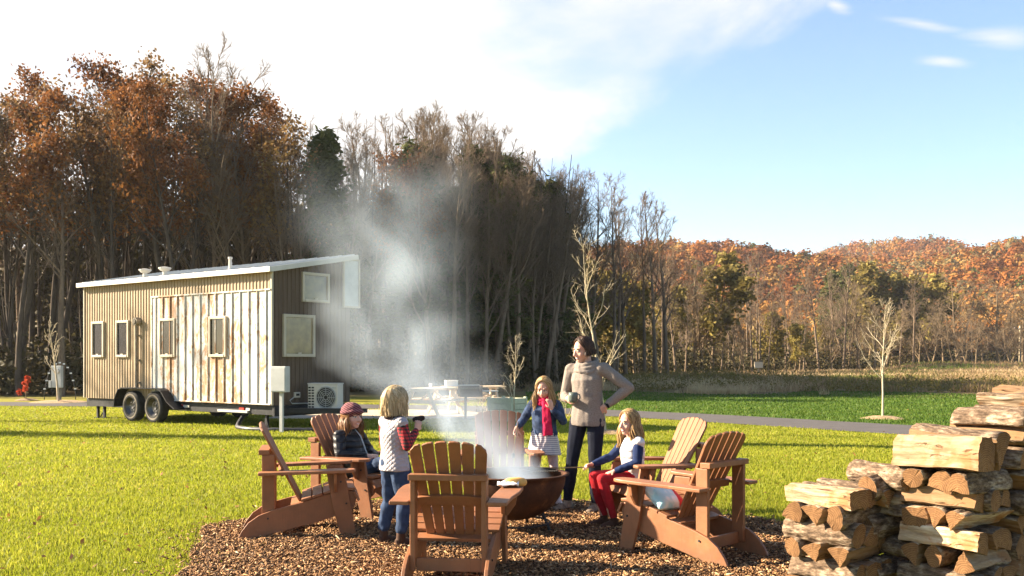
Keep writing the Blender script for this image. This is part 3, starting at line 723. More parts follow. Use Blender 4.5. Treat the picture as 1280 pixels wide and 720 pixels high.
put(proto('r', T, B, 'bark_brown', leaf_quads([p for p, d_ in tips], 420, .075, .03, 3), 'leaf_red', 'branches'), 'red_shrub', at(33, 35.5), 1, 0, 'small shrub with red leaves at the left edge of the lawn', None, 'shrub')
for i, (px, d, s, lb) in enumerate(((603, 25.5, .8, 'small bare shrub left of the pale green planter'), (706, 25, .9, 'small bare shrub between the girl in denim and the standing woman'))):
    T, B, tips = gen_tree(550 + i, 1.05 * s, .014, clear=.06, nl=10, sub=4, twig=2, spread=.5, upb=.12, tw=.004)
    put(proto('q', T, B, 'bark_pale', leaf_quads([p for p, d_ in tips], 60, .06, .02, 4), 'leaf_brown', 'branches'), 'bare_shrub', at(px, d), 1, 0, lb, None, 'shrub')
# ------------------------------------------------------------------ the tiny house on its trailer
HL, HW, Z0, ZE, SL = 7.4, 2.28, .52, 3.46, .185
house = empty('tiny_house', at(340, 20.55), math.atan2(-.593, .802), 'tan ribbed tiny house on a black trailer with a rusty white metal side', 'tiny house')
def ribbed(mb, p0, d, nrm, length, zb, zt, pitch, w, h, mi=0):
    p0 = V(p0); d = V(d); nrm = V(nrm); prof = [(0, 0)]; s = pitch * .5
    while s + w < length:
        prof += [(s, 0), (s + w * .2, h), (s + w * .8, h), (s + w, 0)]; s += pitch
    prof.append((length, 0)); vs = []; fs = []
    for (a, b) in prof:
        p = p0 + d * a + nrm * b; vs += [(p.x, p.y, zb), (p.x, p.y, zt(p0 + d * a))]
    for i in range(len(prof) - 1): fs.append((2 * i, 2 * i + 2, 2 * i + 3, 2 * i + 1))
    mb.add(vs, fs, mi)
zt = lambda p: ZE + SL * p.y
mb = MB(); mb.add([(-HL + .03, .03, Z0 + .01), (-.03, .03, Z0 + .01), (-.03, HW - .03, Z0 + .01), (-HL + .03, HW - .03, Z0 + .01)] + [(x, y, ZE + SL * y - .03) for x, y in ((-HL + .03, .03), (-.03, .03), (-.03, HW - .03), (-HL + .03, HW - .03))],
                  [(3, 2, 1, 0), (4, 5, 6, 7), (0, 1, 5, 4), (1, 2, 6, 5), (2, 3, 7, 6), (3, 0, 4, 7)])
mb.build('inner_shell', MAT['dark_metal'], house)
mb = MB(); ribbed(mb, (-HL, 0, 0), (1, 0, 0), (0, -1, 0), HL, Z0, zt, .115, .05, .016); tag(mb.build('side_wall', MAT['tan_siding'], house), 'tan ribbed side wall')
mb = MB(); ribbed(mb, (0, 0, 0), (0, 1, 0), (1, 0, 0), HW, Z0, zt, .115, .05, .016); tag(mb.build('end_wall', MAT['grey_siding'], house), 'dark grey ribbed end wall')
mb = MB(); ribbed(mb, (0, HW, 0), (-1, 0, 0), (0, 1, 0), HL, Z0, zt, .115, .05, .016); ribbed(mb, (-HL, HW, 0), (0, -1, 0), (-1, 0, 0), HW, Z0, zt, .115, .05, .016); mb.build('back_wall', MAT['grey_siding'], house)
mb = MB(); ribbed(mb, (-4.37, -.03, 0), (1, 0, 0), (0, -1, 0), 4.35, .56, lambda p: 3.0, .29, .035, .028)
mb.box((-2.195, -.025, 3.015), (4.39, .07, .03)); mb.box((-2.195, -.028, .55), (4.39, .06, .025)); mb.box((-4.375, -.02, 1.78), (.025, .055, 2.46))
tag(mb.build('metal_panel', MAT['rusty_panel'], house), 'white metal panel with rust streaks')
mb = MB(); mb.box((.012, -.015, 2.0), (.05, .05, 2.94)); mb.box((-HL - .01, -.015, 1.99), (.04, .05, 2.92)); mb.build('corner_trim', MAT['white_trim'], house, bevel=.004)
# roof: thin metal sheet with a pale fascia
mb = MB(); xs0, xs1, y0, y1 = -HL - .12, .10, -.14, HW + .16
def rz_(y): return ZE + SL * y
mb.add([(x, y, rz_(y) + dz) for dz in (.01, .05) for x, y in ((xs0, y0), (xs1, y0), (xs1, y1), (xs0, y1))], [(3, 2, 1, 0), (4, 5, 6, 7), (0, 1, 5, 4), (1, 2, 6, 5), (2, 3, 7, 6), (3, 0, 4, 7)])
roof = mb.build('roof', MAT['grey_metal'], house)
mb = MB(); mb.box(((xs0 + xs1) / 2, y0 - .015, rz_(y0) - .005), (xs1 - xs0 + .06, .03, .11))
for x in (xs0 - .017, xs1 + .017):
    a = V((x, y0, rz_(y0))); b = V((x, y1, rz_(y1))); mb.board(a + V((0, 0, -.005)), b + V((0, 0, -.005)), .03, .11, (0, 0, 1))
mb.build('fascia', MAT['white_metal'], roof, bevel=.005)
mb = MB()
for i in range(18): x = xs0 + .2 + i * .43; mb.board((x, y0 + .01, rz_(y0) + .058), (x, y1 - .01, rz_(y1) + .058), .03, .03, (0, 0, 1))
mb.build('roof_seam', MAT['grey_metal'], roof)
for s, kind in ((5.1, 0), (4.27, 0), (1.75, 1)):
    mb = MB(); z = rz_(.25) + .05; c = (-s, .25, z - .03)
    if kind == 0: mb.lathe([(0, 0), (.055, 0), (.055, .13), (.10, .14), (.15, .19), (.15, .215), (.05, .235), (0, .235)], c, 14)
    else: mb.lathe([(0, 0), (.10, 0), (.04, .06), (.035, .26), (.05, .27), (.05, .31), (0, .32)], c, 12)
    mb.build('roof_vent' if kind == 0 else 'vent_pipe', MAT['white_metal'], house, smooth=False)
def window(cx, zb, ztp, wd, face, pane='glass_pane', fr=.055):
    # face 'side': on the plane y=0 looking -y ; 'end': on the plane x=0 looking +x
    def P(a, dep, z): return (a, -dep, z) if face == 'side' else (dep, a, z)
    def sz(a, dep, z): return (a, dep, z) if face == 'side' else (dep, a, z)
    h = ztp - zb; zc = (zb + ztp) / 2; o_ = .05 if face == 'side' and cx > -4.3 else .03
    mb = MB(); mb.box(P(cx - wd / 2 + fr / 2, o_, zc), sz(fr, .06, h)); mb.box(P(cx + wd / 2 - fr / 2, o_, zc), sz(fr, .06, h))
    mb.box(P(cx, o_, ztp - fr / 2), sz(wd - 2 * fr, .056, fr)); mb.box(P(cx, o_ + .006, zb + fr / 2), sz(wd - 2 * fr, .07, fr))
    f = mb.build('window', MAT['white_trim'], house, bevel=.005)
    mb = MB(); mb.box(P(cx, o_ - .012, zc), sz(wd - 2 * fr, .012, h - 2 * fr)); g = mb.build('pane', MAT[pane], f)
    mb = MB(); mb.box(P(cx, o_ + .02, zb + fr + .015), sz(.09, .02, .03)); mb.build('latch', MAT['white_trim'], f)
    mb = MB(); mb.box(P(cx, o_ + .0, zb + fr + (h - 2 * fr) * .14), sz((wd - 2 * fr) * .8, .014, (h - 2 * fr) * .2)); 
    return f
for c, w_ in ((6.75, .56), (5.635, .56), (3.715, .63), (1.80, .62)): window(-c, 1.57, 2.48, w_, 'side')
window(.725, 1.57, 2.50, .90, 'end', 'reflect_tint_pane', .065); window(1.21, 2.79, 3.45, .80, 'end', 'reflect_tint_pane', .06)
mb = MB(); 
for a in (2.04, 2.53): mb.box((.05, a, 3.30), (.04, .04, 1.12))
mb.box((.05, 2.285, 2.735), (.045, .53, .04)); mb.box((.05, 2.285, 3.84), (.038, .45, .04))
sc_ = mb.build('wind_screen', MAT['white_trim'], house); mb = MB(); mb.box((.045, 2.285, 3.285), (.012, .45, 1.06)); mb.build('screen_panel', MAT['grey_metal'], sc_)
mb = MB(); mb.tube([(-4.94, -.09, .80), (-4.94, -.09, 2.40)], .035, 10); mb.tube([(-4.94, .0, 2.44), (-4.94, -.14, 2.44)], .10, 18); mb.tube([(-4.94, -.12, 2.44), (-4.94, -.16, 2.44)], .055, 14)
for z in (.95, 1.5, 2.1): mb.box((-4.94, -.05, z), (.1, .1, .03))
mb.build('drain_pipe', MAT['grey_post'], house, smooth=False)
# trailer
mb = MB()
for y in (.10, HW - .10): mb.box((-HL / 2, y, .41), (HL + .05, .10, .20))
for i in range(8): mb.box((-.4 - i * .95, HW / 2, .43), (.07, HW - .32, .12))
mb.box((.03, HW / 2, .40), (.08, HW - .02, .22))
for s in (-1, 1): mb.board((0, HW / 2 + s * .8, .40), (1.35, HW / 2 + s * .06, .40), .07, .12, (0, 0, 1))
mb.box((1.5, HW / 2, .42), (.35, .1, .09)); ch = mb.build('chassis', MAT['black_metal'], house, bevel=.006)
for s_ in (3.2, .95):
    mb = MB(); mb.box((-s_ - .12, .04, .42), (.16, .02, .07), mi=0); mb.box((-s_ + .10, .04, .42), (.22 if s_ > 2 else .13, .02, .06), mi=1); mb.build('marker_light', [MAT['red_plastic'], MAT['white_metal']], ch)
mb = MB(); mb.box((-1.35, .02, .365), (1.05, .05, .05)); mb.build('step_bar', MAT['grey_metal'], ch)
for yy in (-.02, HW + .02):
    for s_ in (5.04, 4.10):
        sg = -1 if yy < 1 else 1; c = V((-s_, yy + sg * .06, .375))
        mb = MB(); mb.lathe([(.215, -.10), (.33, -.115), (.365, -.09), (.378, -.04), (.378, .04), (.365, .09), (.33, .115), (.215, .10)], c, 32, axis=(0, sg, 0))
        ty = mb.build('wheel', MAT['rubber'], house, smooth=False)
        mb = MB(); mb.lathe([(.0, .035), (.06, .05), (.075, .03), (.13, .035), (.16, .02), (.19, .05), (.225, .09), (.235, .112), (.245, .112), (.222, -.0), (.0, -.0)], c, 28, axis=(0, sg, 0))
        for k in range(6):
            a = k * math.pi / 3; mb.ball(c + V((.10 * math.cos(a), sg * .045, .10 * math.sin(a))), .013, n=6, m=4)
        mb.build('rim', MAT['rim_steel'], ty)
        mb = MB(); mb.lathe([(.262, .116), (.30, .121), (.305, .117)], c, 32, axis=(0, sg, 0)); mb.build('tyre_wall', MAT['grey_post'], ty)
mb = MB(); prof = [(-5.62, .36), (-5.60, .55), (-5.45, .77), (-5.30, .82), (-3.82, .82), (-3.66, .77), (-3.42, .52), (-3.12, .36)]
for (a, b), (c_, d_) in zip(prof, prof[1:]): mb.board((a, -.13, b), (c_, -.13, d_), .30, .018, (0, 0, 1) if abs(d_ - b) < .1 else (1, 0, .3), ext=.012)
mb.add([(x, .03, z) for x, z in prof], [tuple(range(len(prof)))]); 
mb.build('fender', MAT['black_metal'], house)
for s_ in (7.05, 6.75, .35):
    mb = MB(); mb.box((-s_, .15, .20), (.06, .06, .40)); mb.box((-s_, .15, .012), (.18, .18, .024))
    if s_ < 7: mb.tube([(-s_, .15, .22), (-s_ - .12, .1, .02)], .015, 6); mb.tube([(-s_, .15, .22), (-s_ + .12, .1, .02)], .015, 6)
    mb.build('jack', MAT['black_metal'], house)
# outdoor unit hung at the dark end
acm = Matrix.Rotation(-math.atan2(-.593, .802) + R(-14), 4, 'Z')
ac_o = V(house.matrix_world.inverted() @ at(410, 21.2)) if False else None
hinv = (Matrix.Translation(house.location) @ Matrix.Rotation(house.rotation_euler.z, 4, 'Z')).inverted()
acp = hinv @ at(407, 20.95); M3 = acm.to_3x3()
def acb(c, size, mi=0): mb.box(V((acp.x, acp.y, 0)) + M3 @ V(c), size, M3, mi)
mb = MB(); acb((0, 0, .69), (.70, .30, .56)); acb((0, 0, .985), (.72, .32, .03)); acb((-.2, 0, .40), (.1, .34, .03)); acb((.2, 0, .40), (.1, .34, .03))
ac = mb.build('air_conditioner', MAT['white_metal'], house, bevel=.012); tag(ac, 'white outdoor air conditioner unit')
mb = MB(); c0 = V((acp.x, acp.y, 0)) + M3 @ V((.08, -.155, .69)); ax = M3 @ V((0, -1, 0))
mb.lathe([(0, 0), (.225, 0), (.225, .008), (0, .008)], c0, 32, axis=ax); mb.build('fan_opening', MAT['dark_metal'], ac)
mb = MB()
for r_ in (.05, .09, .13, .17, .21, .228): mb.lathe([(r_, .008), (r_ + .006, .016), (r_ + .012, .008)], c0, 30, axis=ax)
for k in range(8):
    a = k * math.pi / 4; e = M3 @ V((math.cos(a), 0, math.sin(a))); mb.tube([c0 + ax * .014 + e * .04, c0 + ax * .014 + e * .23], .005, 5)
mb.build('fan_guard', MAT['grey_metal'], ac)
mb = MB()
for i in range(8):
    for j in range(3): acb((-.353, -.10 + j * .085, .48 + i * .06), (.008, .06, .035))
    for j in range(2): acb((-.305 + j * .075, -.153, .48 + i * .06), (.055, .008, .035))
mb.build('side_grille', MAT['dark_metal'], ac)
mb = MB(); acb((.27, -.154, .90), (.10, .006, .035)); mb.build('badge', MAT['grey_metal'], ac)
mb = MB(); mb.box((.25, acp.y, .385), (.5, .5, .03)); mb.board((.05, acp.y, .30), (.5, acp.y, .37), .3, .03, (0, 0, 1)); mb.build('bracket', MAT['black_metal'], house)
mb = MB(); mb.box((.035, .66, .735), (.05, .15, .12)); ob = mb.build('outlet_box', MAT['white_metal'], house, bevel=.006)
mb = MB(); mb.box((.064, .66, .74), (.01, .09, .05)); mb.build('socket', MAT['dark_metal'], ob)
mb = MB(); mb.tube([(.03, .6, .70), (.05, .45, .62), (.06, .5, .55), (.05, 1.0, .54), (.06, 1.35, .56)], .014, 6); mb.build('cable', MAT['grey_metal'], house, smooth=True)

# ------------------------------------------------------------------ service boxes, hose, arch
c = G(352, 541); bx_ = empty('utility_box', c, R(-20), 'pale grey utility box on a thin post before the dark end wall', 'utility box')
mb = MB(); mb.box((0, -.05, 1.105), (.36, .17, .53)); b_ = mb.build('box', MAT['grey_metal'], bx_, bevel=.01)
mb = MB(); mb.box((0, -.139, 1.10), (.33, .012, .47)); mb.build('door', MAT['grey_metal'], b_, bevel=.003)
mb = MB(); mb.box((0, 0, .42), (.07, .06, .86)); mb.build('post', MAT['grey_metal'], bx_)
mb = MB(); pts = [house.matrix_basis @ V(p) for p in ((-1.2, .3, .40), (-1.05, -.05, .12), (-.8, -.3, .045), (-.3, -.45, .04), (.3, -.35, .04), (.9, .1, .04), (1.5, .5, .04))]
hm = Matrix.Translation(house.location) @ Matrix.Rotation(house.rotation_euler.z, 4, 'Z')
pts = [hm @ V(p) for p in ((-1.2, .3, .40), (-1.05, -.05, .12), (-.8, -.3, .045), (-.3, -.45, .04), (.3, -.35, .04), (.9, .1, .04), (1.5, .5, .04))]
Q = []
for i in range(len(pts) - 1):
    for k in range(6): Q.append(pts[i].lerp(pts[i + 1], k / 6))
for _ in range(3): Q = [Q[0]] + [(Q[i - 1] + Q[i] * 2 + Q[i + 1]) / 4 for i in range(1, len(Q) - 1)] + [Q[-1]]
mb.tube(Q, [(.05 if i % 2 else .042) for i in range(len(Q))], 10); tag(mb.build('drain_hose', MAT['hose'], smooth=True), 'ribbed black hose lying on the grass under the trailer', 'hose')
c = G(73, 501); mt = empty('meter_box', c, R(-12), 'grey electric meter box on a wooden post left of the tiny house', 'meter box')
mb = MB(); mb.box((0, .02, .48), (.14, .12, .98)); mb.build('post', MAT['grey_post'], mt)
mb = MB(); mb.box((.04, -.11, .89), (.40, .14, .80)); b_ = mb.build('box', MAT['grey_metal'], mt, bevel=.012)
mb = MB(); mb.tube([(.10, -.16, 1.10), (.10, -.24, 1.10)], .085, 18); mb.build('meter_dial', MAT['white_metal'], b_)
mb = MB(); mb.box((-.21, -.12, .62), (.10, .16, .26)); mb.build('breaker_box', MAT['grey_metal'], b_, bevel=.006)
ar = empty('garden_arch', at(75, 36.2), R(8), 'thin dark arch with pale tags round the small golden tree', 'arch')
pts = [V((.52 * math.cos(a) * (1 if math.sin(a) > .2 else 1.06), 0, .25 + 1.15 * math.sin(a))) for a in [math.pi * k / 22 for k in range(23)]]; pts = [V((.56, 0, 0))] + pts + [V((-.56, 0, 0))]
mb = MB(); mb.tube(pts, .014, 6); mb.build('hoop', MAT['dark_metal'], ar, smooth=True)
for i in range(2, 23, 2): mb = MB(); mb.box(pts[i] + V((0, -.02, 0)), (.08, .012, .05)); mb.build('tag', MAT['paper'], ar)
def ringmulch(c, r, nm):
    mb = MB(); vs = [(c.x, c.y, .09)]; n = 28
    for j, q_ in enumerate((.5, 1)):
        for k in range(n):
            a = 2 * math.pi * k / n; rr = r * q_ * (1 + .12 * noise.noise(V((math.cos(a) * 2, math.sin(a) * 2, r))))
            vs.append((c.x + rr * math.cos(a), c.y + rr * math.sin(a), (.075 if j == 0 else .014) + .02 * noise.noise(V((k, j, 3)))))
    fs = [(0, 1 + k, 1 + (k + 1) % n) for k in range(n)] + [(1 + k, 1 + n + k, 1 + n + (k + 1) % n, 1 + (k + 1) % n) for k in range(n)]
    mb.add(vs, fs); tag(mb.build(nm, MAT['mulch_pale'], smooth=True), kind='structure')
t = NT('mulch_pale'); f = t.noise(t.geo(), 20, 5, .7); t.set(t.ramp(f, [(.3, (.16, .10, .05)), (.7, (.42, .28, .14))]), .95).bump(f, .7, .04); MAT['mulch_pale'] = t.m
ringmulch(at(1103, 24.4), .55, 'mulch_ring'); ringmulch(at(73, 33.9), .95, 'mulch_ring'); ringmulch(at(757, 19.5), .4, 'mulch_ring'); ringmulch(at(33, 35.5), .4, 'mulch_ring')

# ------------------------------------------------------------------ picnic corner
def picnic(loc, rz, label):
    r = empty('picnic_table', loc, rz, label, 'picnic table', 'picnic tables on the gravel pad')
    mb = MB(); 
    for i in range(5): mb.box((0, -.30 + i * .15, .735), (1.75, .14, .035))
    mb.build('tabletop', MAT['pale_wood'], r, bevel=.004)
    for s in (-1, 1):
        mb = MB()
        for i in range(2): mb.box((0, s * (.62 + i * .145), .43), (1.75, .135, .035))
        mb.build('bench', MAT['pale_wood'], r, bevel=.004)
    for x in (-.6, .6):
        mb = MB(); mb.box((x, 0, .695), (.09, .70, .05)); mb.box((x + .045, 0, .39), (.04, 1.5, .09)); mb.build('crossbeam', MAT['pale_wood'], r)
        for s in (-1, 1): mb = MB(); mb.board((x, s * .24, .67), (x, s * .58, .0), .09, .045, (1, 0, 0)); mb.build('leg', MAT['pale_wood'], r)
    mb = MB(); mb.board((-.55, 0, .45), (0, 0, .68), .06, .04, (0, 1, 0)); mb.board((.55, 0, .45), (0, 0, .68), .06, .04, (0, 1, 0)); mb.build('brace', MAT['pale_wood'], r)
    return r
p1 = at(541, 25.9); picnic(p1, R(62), 'pale wooden picnic table with a cup on it, left of the black grill')
p2 = at(592, 27.6); picnic(p2, R(18), 'pale wooden picnic table partly hidden behind the black grill')
mb = MB(); mb.lathe([(0, 0), (.035, 0), (.045, .12), (.04, .12), (.033, .01), (0, .01)], p1 + V((-.05, -.1, .753)), 14); tag(mb.build('cup', MAT['paper']), 'small pale cup standing on the left picnic table', 'cup')
mb = MB(); mb.box(p2 + V((-.62, -.35, .83)), (.34, .2, .15), Matrix.Rotation(.3, 3, 'Z')); mb.box(p2 + V((-.62, -.35, .915)), (.36, .22, .02), Matrix.Rotation(.3, 3, 'Z')); tag(mb.build('cardboard_box', MAT['paper'], bevel=.005), 'pale box standing on the right picnic table beside the grill', 'box')
g = empty('barbecue_grill', at(582, 24.0), R(12), 'black box grill on a single post before the picnic tables', 'grill')
mb = MB(); mb.tube([(0, 0, 0), (0, 0, .60)], .035, 10); mb.box((0, 0, .01), (.26, .26, .02)); mb.build('post', MAT['black_metal'], g)
mb = MB(); mb.box((.12, 0, .60), (.56, .40, .03)); mb.box((.12, .19, .72), (.56, .02, .26)); mb.box((-.15, 0, .72), (.02, .36, .26)); mb.box((.39, 0, .72), (.02, .36, .26)); mb.box((.12, -.19, .66), (.52, .02, .10)); mb.build('firebox', MAT['black_metal'], g, bevel=.004)
mb = MB()
for i in range(11): mb.tube([(-.12 + i * .048, -.2, .80), (-.12 + i * .048, .17, .80)], .007, 5)
mb.build('grate', MAT['chrome'], g)
mb = MB(); mb.box((.12, .205, .865), (.55, .03, .03)); mb.box((.60, 0, .72), (.42, .34, .025)); mb.build('side_shelf', MAT['grey_metal'], g, bevel=.003)
mb = MB()
for i, (x0, x1) in enumerate(((-.37, .37),)):
    for z in range(4):
        for s in (-1, 1): mb.box((0, s * .29, .08 + z * .14), (.68, .035, .132)); mb.box((s * .35, 0, .08 + z * .14), (.035, .615, .132))
for sx in (-1, 1):
    for sy in (-1, 1): mb.box((sx * .345, sy * .285, .30), (.07, .07, .60))
pl_ = empty('planter', at(634, 23.6), R(-38), 'pale green square wooden planter behind the pit chairs', 'planter')
mb.build('box', MAT['planter_paint'], pl_, bevel=.006)
mb = MB(); mb.box((0, 0, .49), (.64, .53, .02)); mb.build('soil', MAT['mulch_pale'], pl_)
# things across the field
sg = empty('small_sign', at(948, 92, .3), R(10), 'small pale box on a post at the edge of the dry field', 'sign')
mb = MB(); mb.box((0, 0, .05), (.1, .1, .9)); mb.build('post', MAT['grey_post'], sg); mb = MB(); mb.box((0, -.06, .72), (.85, .08, .55)); mb.box((0, -.06, 1.01), (.9, .14, .04)); mb.build('board', MAT['white_trim'], sg, bevel=.01)
up = empty('utility_pole', at(1275, 140, float(ground_z(74, 140))), 0, 'pale utility pole with a crossarm at the far right', 'utility pole')
mb = MB(); mb.tube([(0, 0, -.3), (0, 0, 6.0)], [.17, .12], 10); mb.build('pole', MAT['bark_pale'], up)
mb = MB(); mb.box((0, -.14, 5.5), (1.9, .1, .13)); mb.build('crossarm', MAT['bark_grey'], up)
for x in (-.85, -.3, .85): mb = MB(); mb.lathe([(0, 0), (.05, 0), (.06, .08), (.03, .16), (0, .17)], (x, -.14, 5.565), 8); mb.build('insulator', MAT['paper'], up)
for x in (-.85, .85):
    mb = MB(); a = V(up.location) + V((x, -.14, 5.7)); b = a + V((-46, 9, -1.6)); e = a + V((40, -6, 0))
    for p_, q_ in ((a, b), (a, e)): mb.tube([p_.lerp(q_, k / 16) + V((0, 0, -1.0 * 4 * (k / 16) * (1 - k / 16))) for k in range(17)], .02, 4)
    mb.build('wire', MAT['dark_metal'], None); o = bpy.data.objects['wire'] if 'wire' in bpy.data.objects else None
for o in [o for o in COL.objects if o.name.startswith('wire')]:
    o.parent = up; o.matrix_parent_inverse = Matrix.Translation(-V(up.location))
# ------------------------------------------------------------------ Adirondack chairs
def round_end(w, l0, l1, bend=.5, n=8):          # board outline (x across, y along) with a rounded far end
    pts = [(-w / 2, l0), (w / 2, l0)]
    for k in range(n + 1):
        a = math.pi * k / n; pts.append((w / 2 * math.cos(a), l1 - w * bend + w * bend * math.sin(a)))
    return pts
def make_chair(loc, rz, label):
    r = empty('garden_chair', loc, rz, label, 'garden chair', 'wooden garden chairs round the fire pit')
    P = MAT['chair_paint']; bv = .005
    YZ = Matrix(((0, 0, 1, 0), (1, 0, 0, 0), (0, 1, 0, 0), (0, 0, 0, 1)))      # outline (x,y) -> world (y,z), thickness along x
    string = [(.425, .29), (.43, .335), (.405, .372), (.36, .385), (.29, .384), (.15, .345), (-.02, .292), (-.25, .235), (-.36, .195), (-.44, .14), (-.495, .07), (-.53, .0), (-.40, .0), (-.2, .055), (.1, .125), (.36, .20), (.41, .24)]
    for s in (-1, 1):
        mb = MB(); mb.prism(string, .028, Matrix.Translation((s * .265, 0, 0)) @ YZ); mb.build('side_board', P, r, bevel=bv)
        mb = MB(); leg = [(.305, 0), (.43, 0), (.335, .535), (.185, .535), (.235, .25)]
        mb.prism(leg, .030, Matrix.Translation((s * .296, 0, 0)) @ YZ); mb.build('front_leg', P, r, bevel=bv)
        mb = MB(); post = [(-.335, .10), (-.235, .12), (-.235, .685), (-.335, .685)]
        mb.prism(post, .034, Matrix.Translation((s * .2335, 0, 0)) @ YZ); mb.build('rear_post', P, r, bevel=bv)
        # arm with a wide rounded front
        o = [(-.098, -.36), (.03, -.36), (.045, -.1), (.075, .12), (.08, .30), (.075, .36), (.05, .405), (.01, .42), (-.035, .41), (-.062, .38), (-.075, .30), (-.092, .0), (-.098, -.225)]
        o = [(x * s, y) for x, y in o]; o = o if s > 0 else o[::-1]
        mb = MB(); mb.prism(o, .026, Matrix.Translation((s * .352, 0, .549)) @ Matrix.Rotation(R(1.2), 4, 'X')); mb.build('arm', P, r, bevel=.006)
        mb = MB(); br = [(.0, .535), (.085, .535), (.07, .45), (.02, .38), (.0, .37)]; XZ = Matrix(((s, 0, 0, 0), (0, 0, 1, 0), (0, 1, 0, 0), (0, 0, 0, 1)))
        mb.prism(br if s > 0 else br[::-1], .026, Matrix.Translation((s * .3115, .255, 0)) @ XZ); mb.build('arm_bracket', P, r, bevel=.003)
    # seat slats follow the top of the side boards
    pts = [(.418, .335), (.375, .398), (.288, .398), (.200, .375), (.112, .349), (.024, .322)]
    mb = MB()
    for i, (y, z) in enumerate(pts):
        a = [R(-62), R(-3), R(11), R(16.5), R(16.5), R(16.5)][i]
        mb.box((0, y + (.012 if i == 0 else 0), z), (.60, .083, .022), Matrix.Rotation(a, 3, 'X'))
    mb.build('seat', P, r, bevel=.004)
    # fan back, six slats
    tilt = R(27); base = V((0, -.025, .285)); up = V((0, -math.sin(tilt), math.cos(tilt))); nrm = V((0, math.cos(tilt), math.sin(tilt)))
    mb = MB(); n = 6
    for i in range(n):
        q = (i - (n - 1) / 2); x0 = q * .066; fan = R(q * 1.75); Ls = .735 - .0048 * q * q
        # board frame: along = up rotated by fan in the back plane
        al = up * math.cos(fan) + V((1, 0, 0)) * math.sin(fan); ac_ = V((1, 0, 0)) * math.cos(fan) - up * math.sin(fan)
        w0, w1 = .057, .0775; sl = -.018 * q
        yr, yl = Ls - .030 * (q + .5), Ls + .030 * (q - .5); yr, yl = (Ls - .0048 * q, Ls + .0048 * q)
        top = [(w1 / 2, yr - .010), (w1 / 2 - .008, yr), (0, (yr + yl) / 2 + .003), (-w1 / 2 + .008, yl), (-w1 / 2, yl - .010)]
        if i == 0: top = top[:3] + [(-w1 / 2 + .03, yl + .004), (-w1 / 2 + .008, yl - .016), (-w1 / 2, yl - .05)]
        if i == n - 1: top = [(w1 / 2, yr - .05), (w1 / 2 - .008, yr - .016), (w1 / 2 - .03, yr + .004)] + top[2:]
        ol = [(-w0 / 2, 0), (w0 / 2, 0)] + top
        M = Matrix.Identity(4)
        for k in range(3): M[k][0] = ac_[k]; M[k][1] = al[k]; M[k][2] = nrm[k]; M[k][3] = (base + V((x0, 0, 0)))[k]
        mb.prism(ol, .020, M)
    mb.build('backrest', P, r, bevel=.004)
    # rails
    mb = MB(); mb.box((0, -.318, .7075), (.515, .085, .040)); mb.build('back_rail', P, r, bevel=.004)
    mb = MB(); bk = base + up * .30 - nrm * .024; m_ = []
    arc = [(-.27, -.035), (.27, -.035), (.25, .02), (.12, .036), (0, .04), (-.12, .036), (-.25, .02)]
    M = Matrix.Identity(4)
    for k in range(3): M[k][0] = (1, 0, 0)[k]; M[k][1] = up[k]; M[k][2] = nrm[k]; M[k][3] = bk[k]
    mb.prism(arc, .024, M); mb.build('back_brace', P, r, bevel=.004)
    mb = MB(); mb.box((0, -.06, .272), (.50, .09, .024), Matrix.Rotation(R(14), 3, 'X')); mb.build('seat_rail', P, r, bevel=.003)
    mb = MB(); mb.box((0, -.285, .135), (.43, .026, .085)); mb.build('lower_rail', P, r, bevel=.004)
    mb = MB()
    for s in (-1, 1):
        for y, z in ((.30, .46), (.345, .28), (-.285, .17)): mb.tube([(s * (.30 if y > 0 else .27), y, z), (s * (.3185 if y > 0 else .2865), y, z)], .008, 8)
    mb.build('bolt', MAT['dark_metal'], r)
    return r
def face(loc, tgt): d = V(tgt) - V(loc); return math.atan2(-d.x, d.y)
PIT = V((.012, 8.2, 0))
def hdg(fx, fy): return math.atan2(-fx, fy)
MZ = .035
CH = [((-1.77, 8.17, MZ), hdg(.976, .20), 'brown garden chair at the left, turned sideways, empty'),
      ((-1.50, 9.18, MZ), hdg(.88, -.46), 'brown garden chair the woman in the maroon beanie sits in'),
      ((-.38, 6.52, MZ), hdg(.10, .99), 'brown garden chair seen from behind with a bun on its arm'),
      ((-.12, 9.62, MZ), hdg(.03, -1), 'brown garden chair behind the fire pit, facing the camera through the smoke'),
      ((1.33, 8.62, MZ), hdg(-.95, -.30), 'brown garden chair with the sunlit back, behind the girl in red trousers'),
      ((1.34, 7.27, MZ), hdg(-.70, .715), 'brown garden chair at the right holding a blue and red pillow')]
c0 = make_chair(*CH[0])
for loc, rz, lb in CH[1:]:
    c = copy_tree(c0); c.location = loc; c.rotation_euler = (0, 0, rz); c['label'] = lb

# ------------------------------------------------------------------ fire pit
pit = empty('fire_pit', PIT + V((0, 0, MZ)), .4, 'round rusty iron fire bowl smoking on thin black legs', 'fire pit')
mb = MB(); prof = []
for k in range(15):
    a = math.pi / 2 * k / 14; prof.append((.445 * math.sin(a) ** .92, .105 + .38 * (1 - math.cos(a)) ** 1.0))
prof += [(.475, .492), (.478, .502), (.445, .503)]
for k in range(14, -1, -1):
    a = math.pi / 2 * k / 14; prof.append((.435 * math.sin(a) ** .92, .117 + .38 * (1 - math.cos(a))))
mb.lathe(prof, (0, 0, 0), 48); mb.build('bowl', MAT['rusty_iron'], pit, smooth=True)
mb = MB(); q = random.Random(4); ring = 26; vs = [(0, 0, .27)]; fs = []
for j, rr in enumerate((.12, .22, .31)):
    for k in range(ring):
        a = 2 * math.pi * k / ring; vs.append((rr * math.cos(a), rr * math.sin(a), (.27, .25, .22)[j] + q.uniform(-.02, .02)))
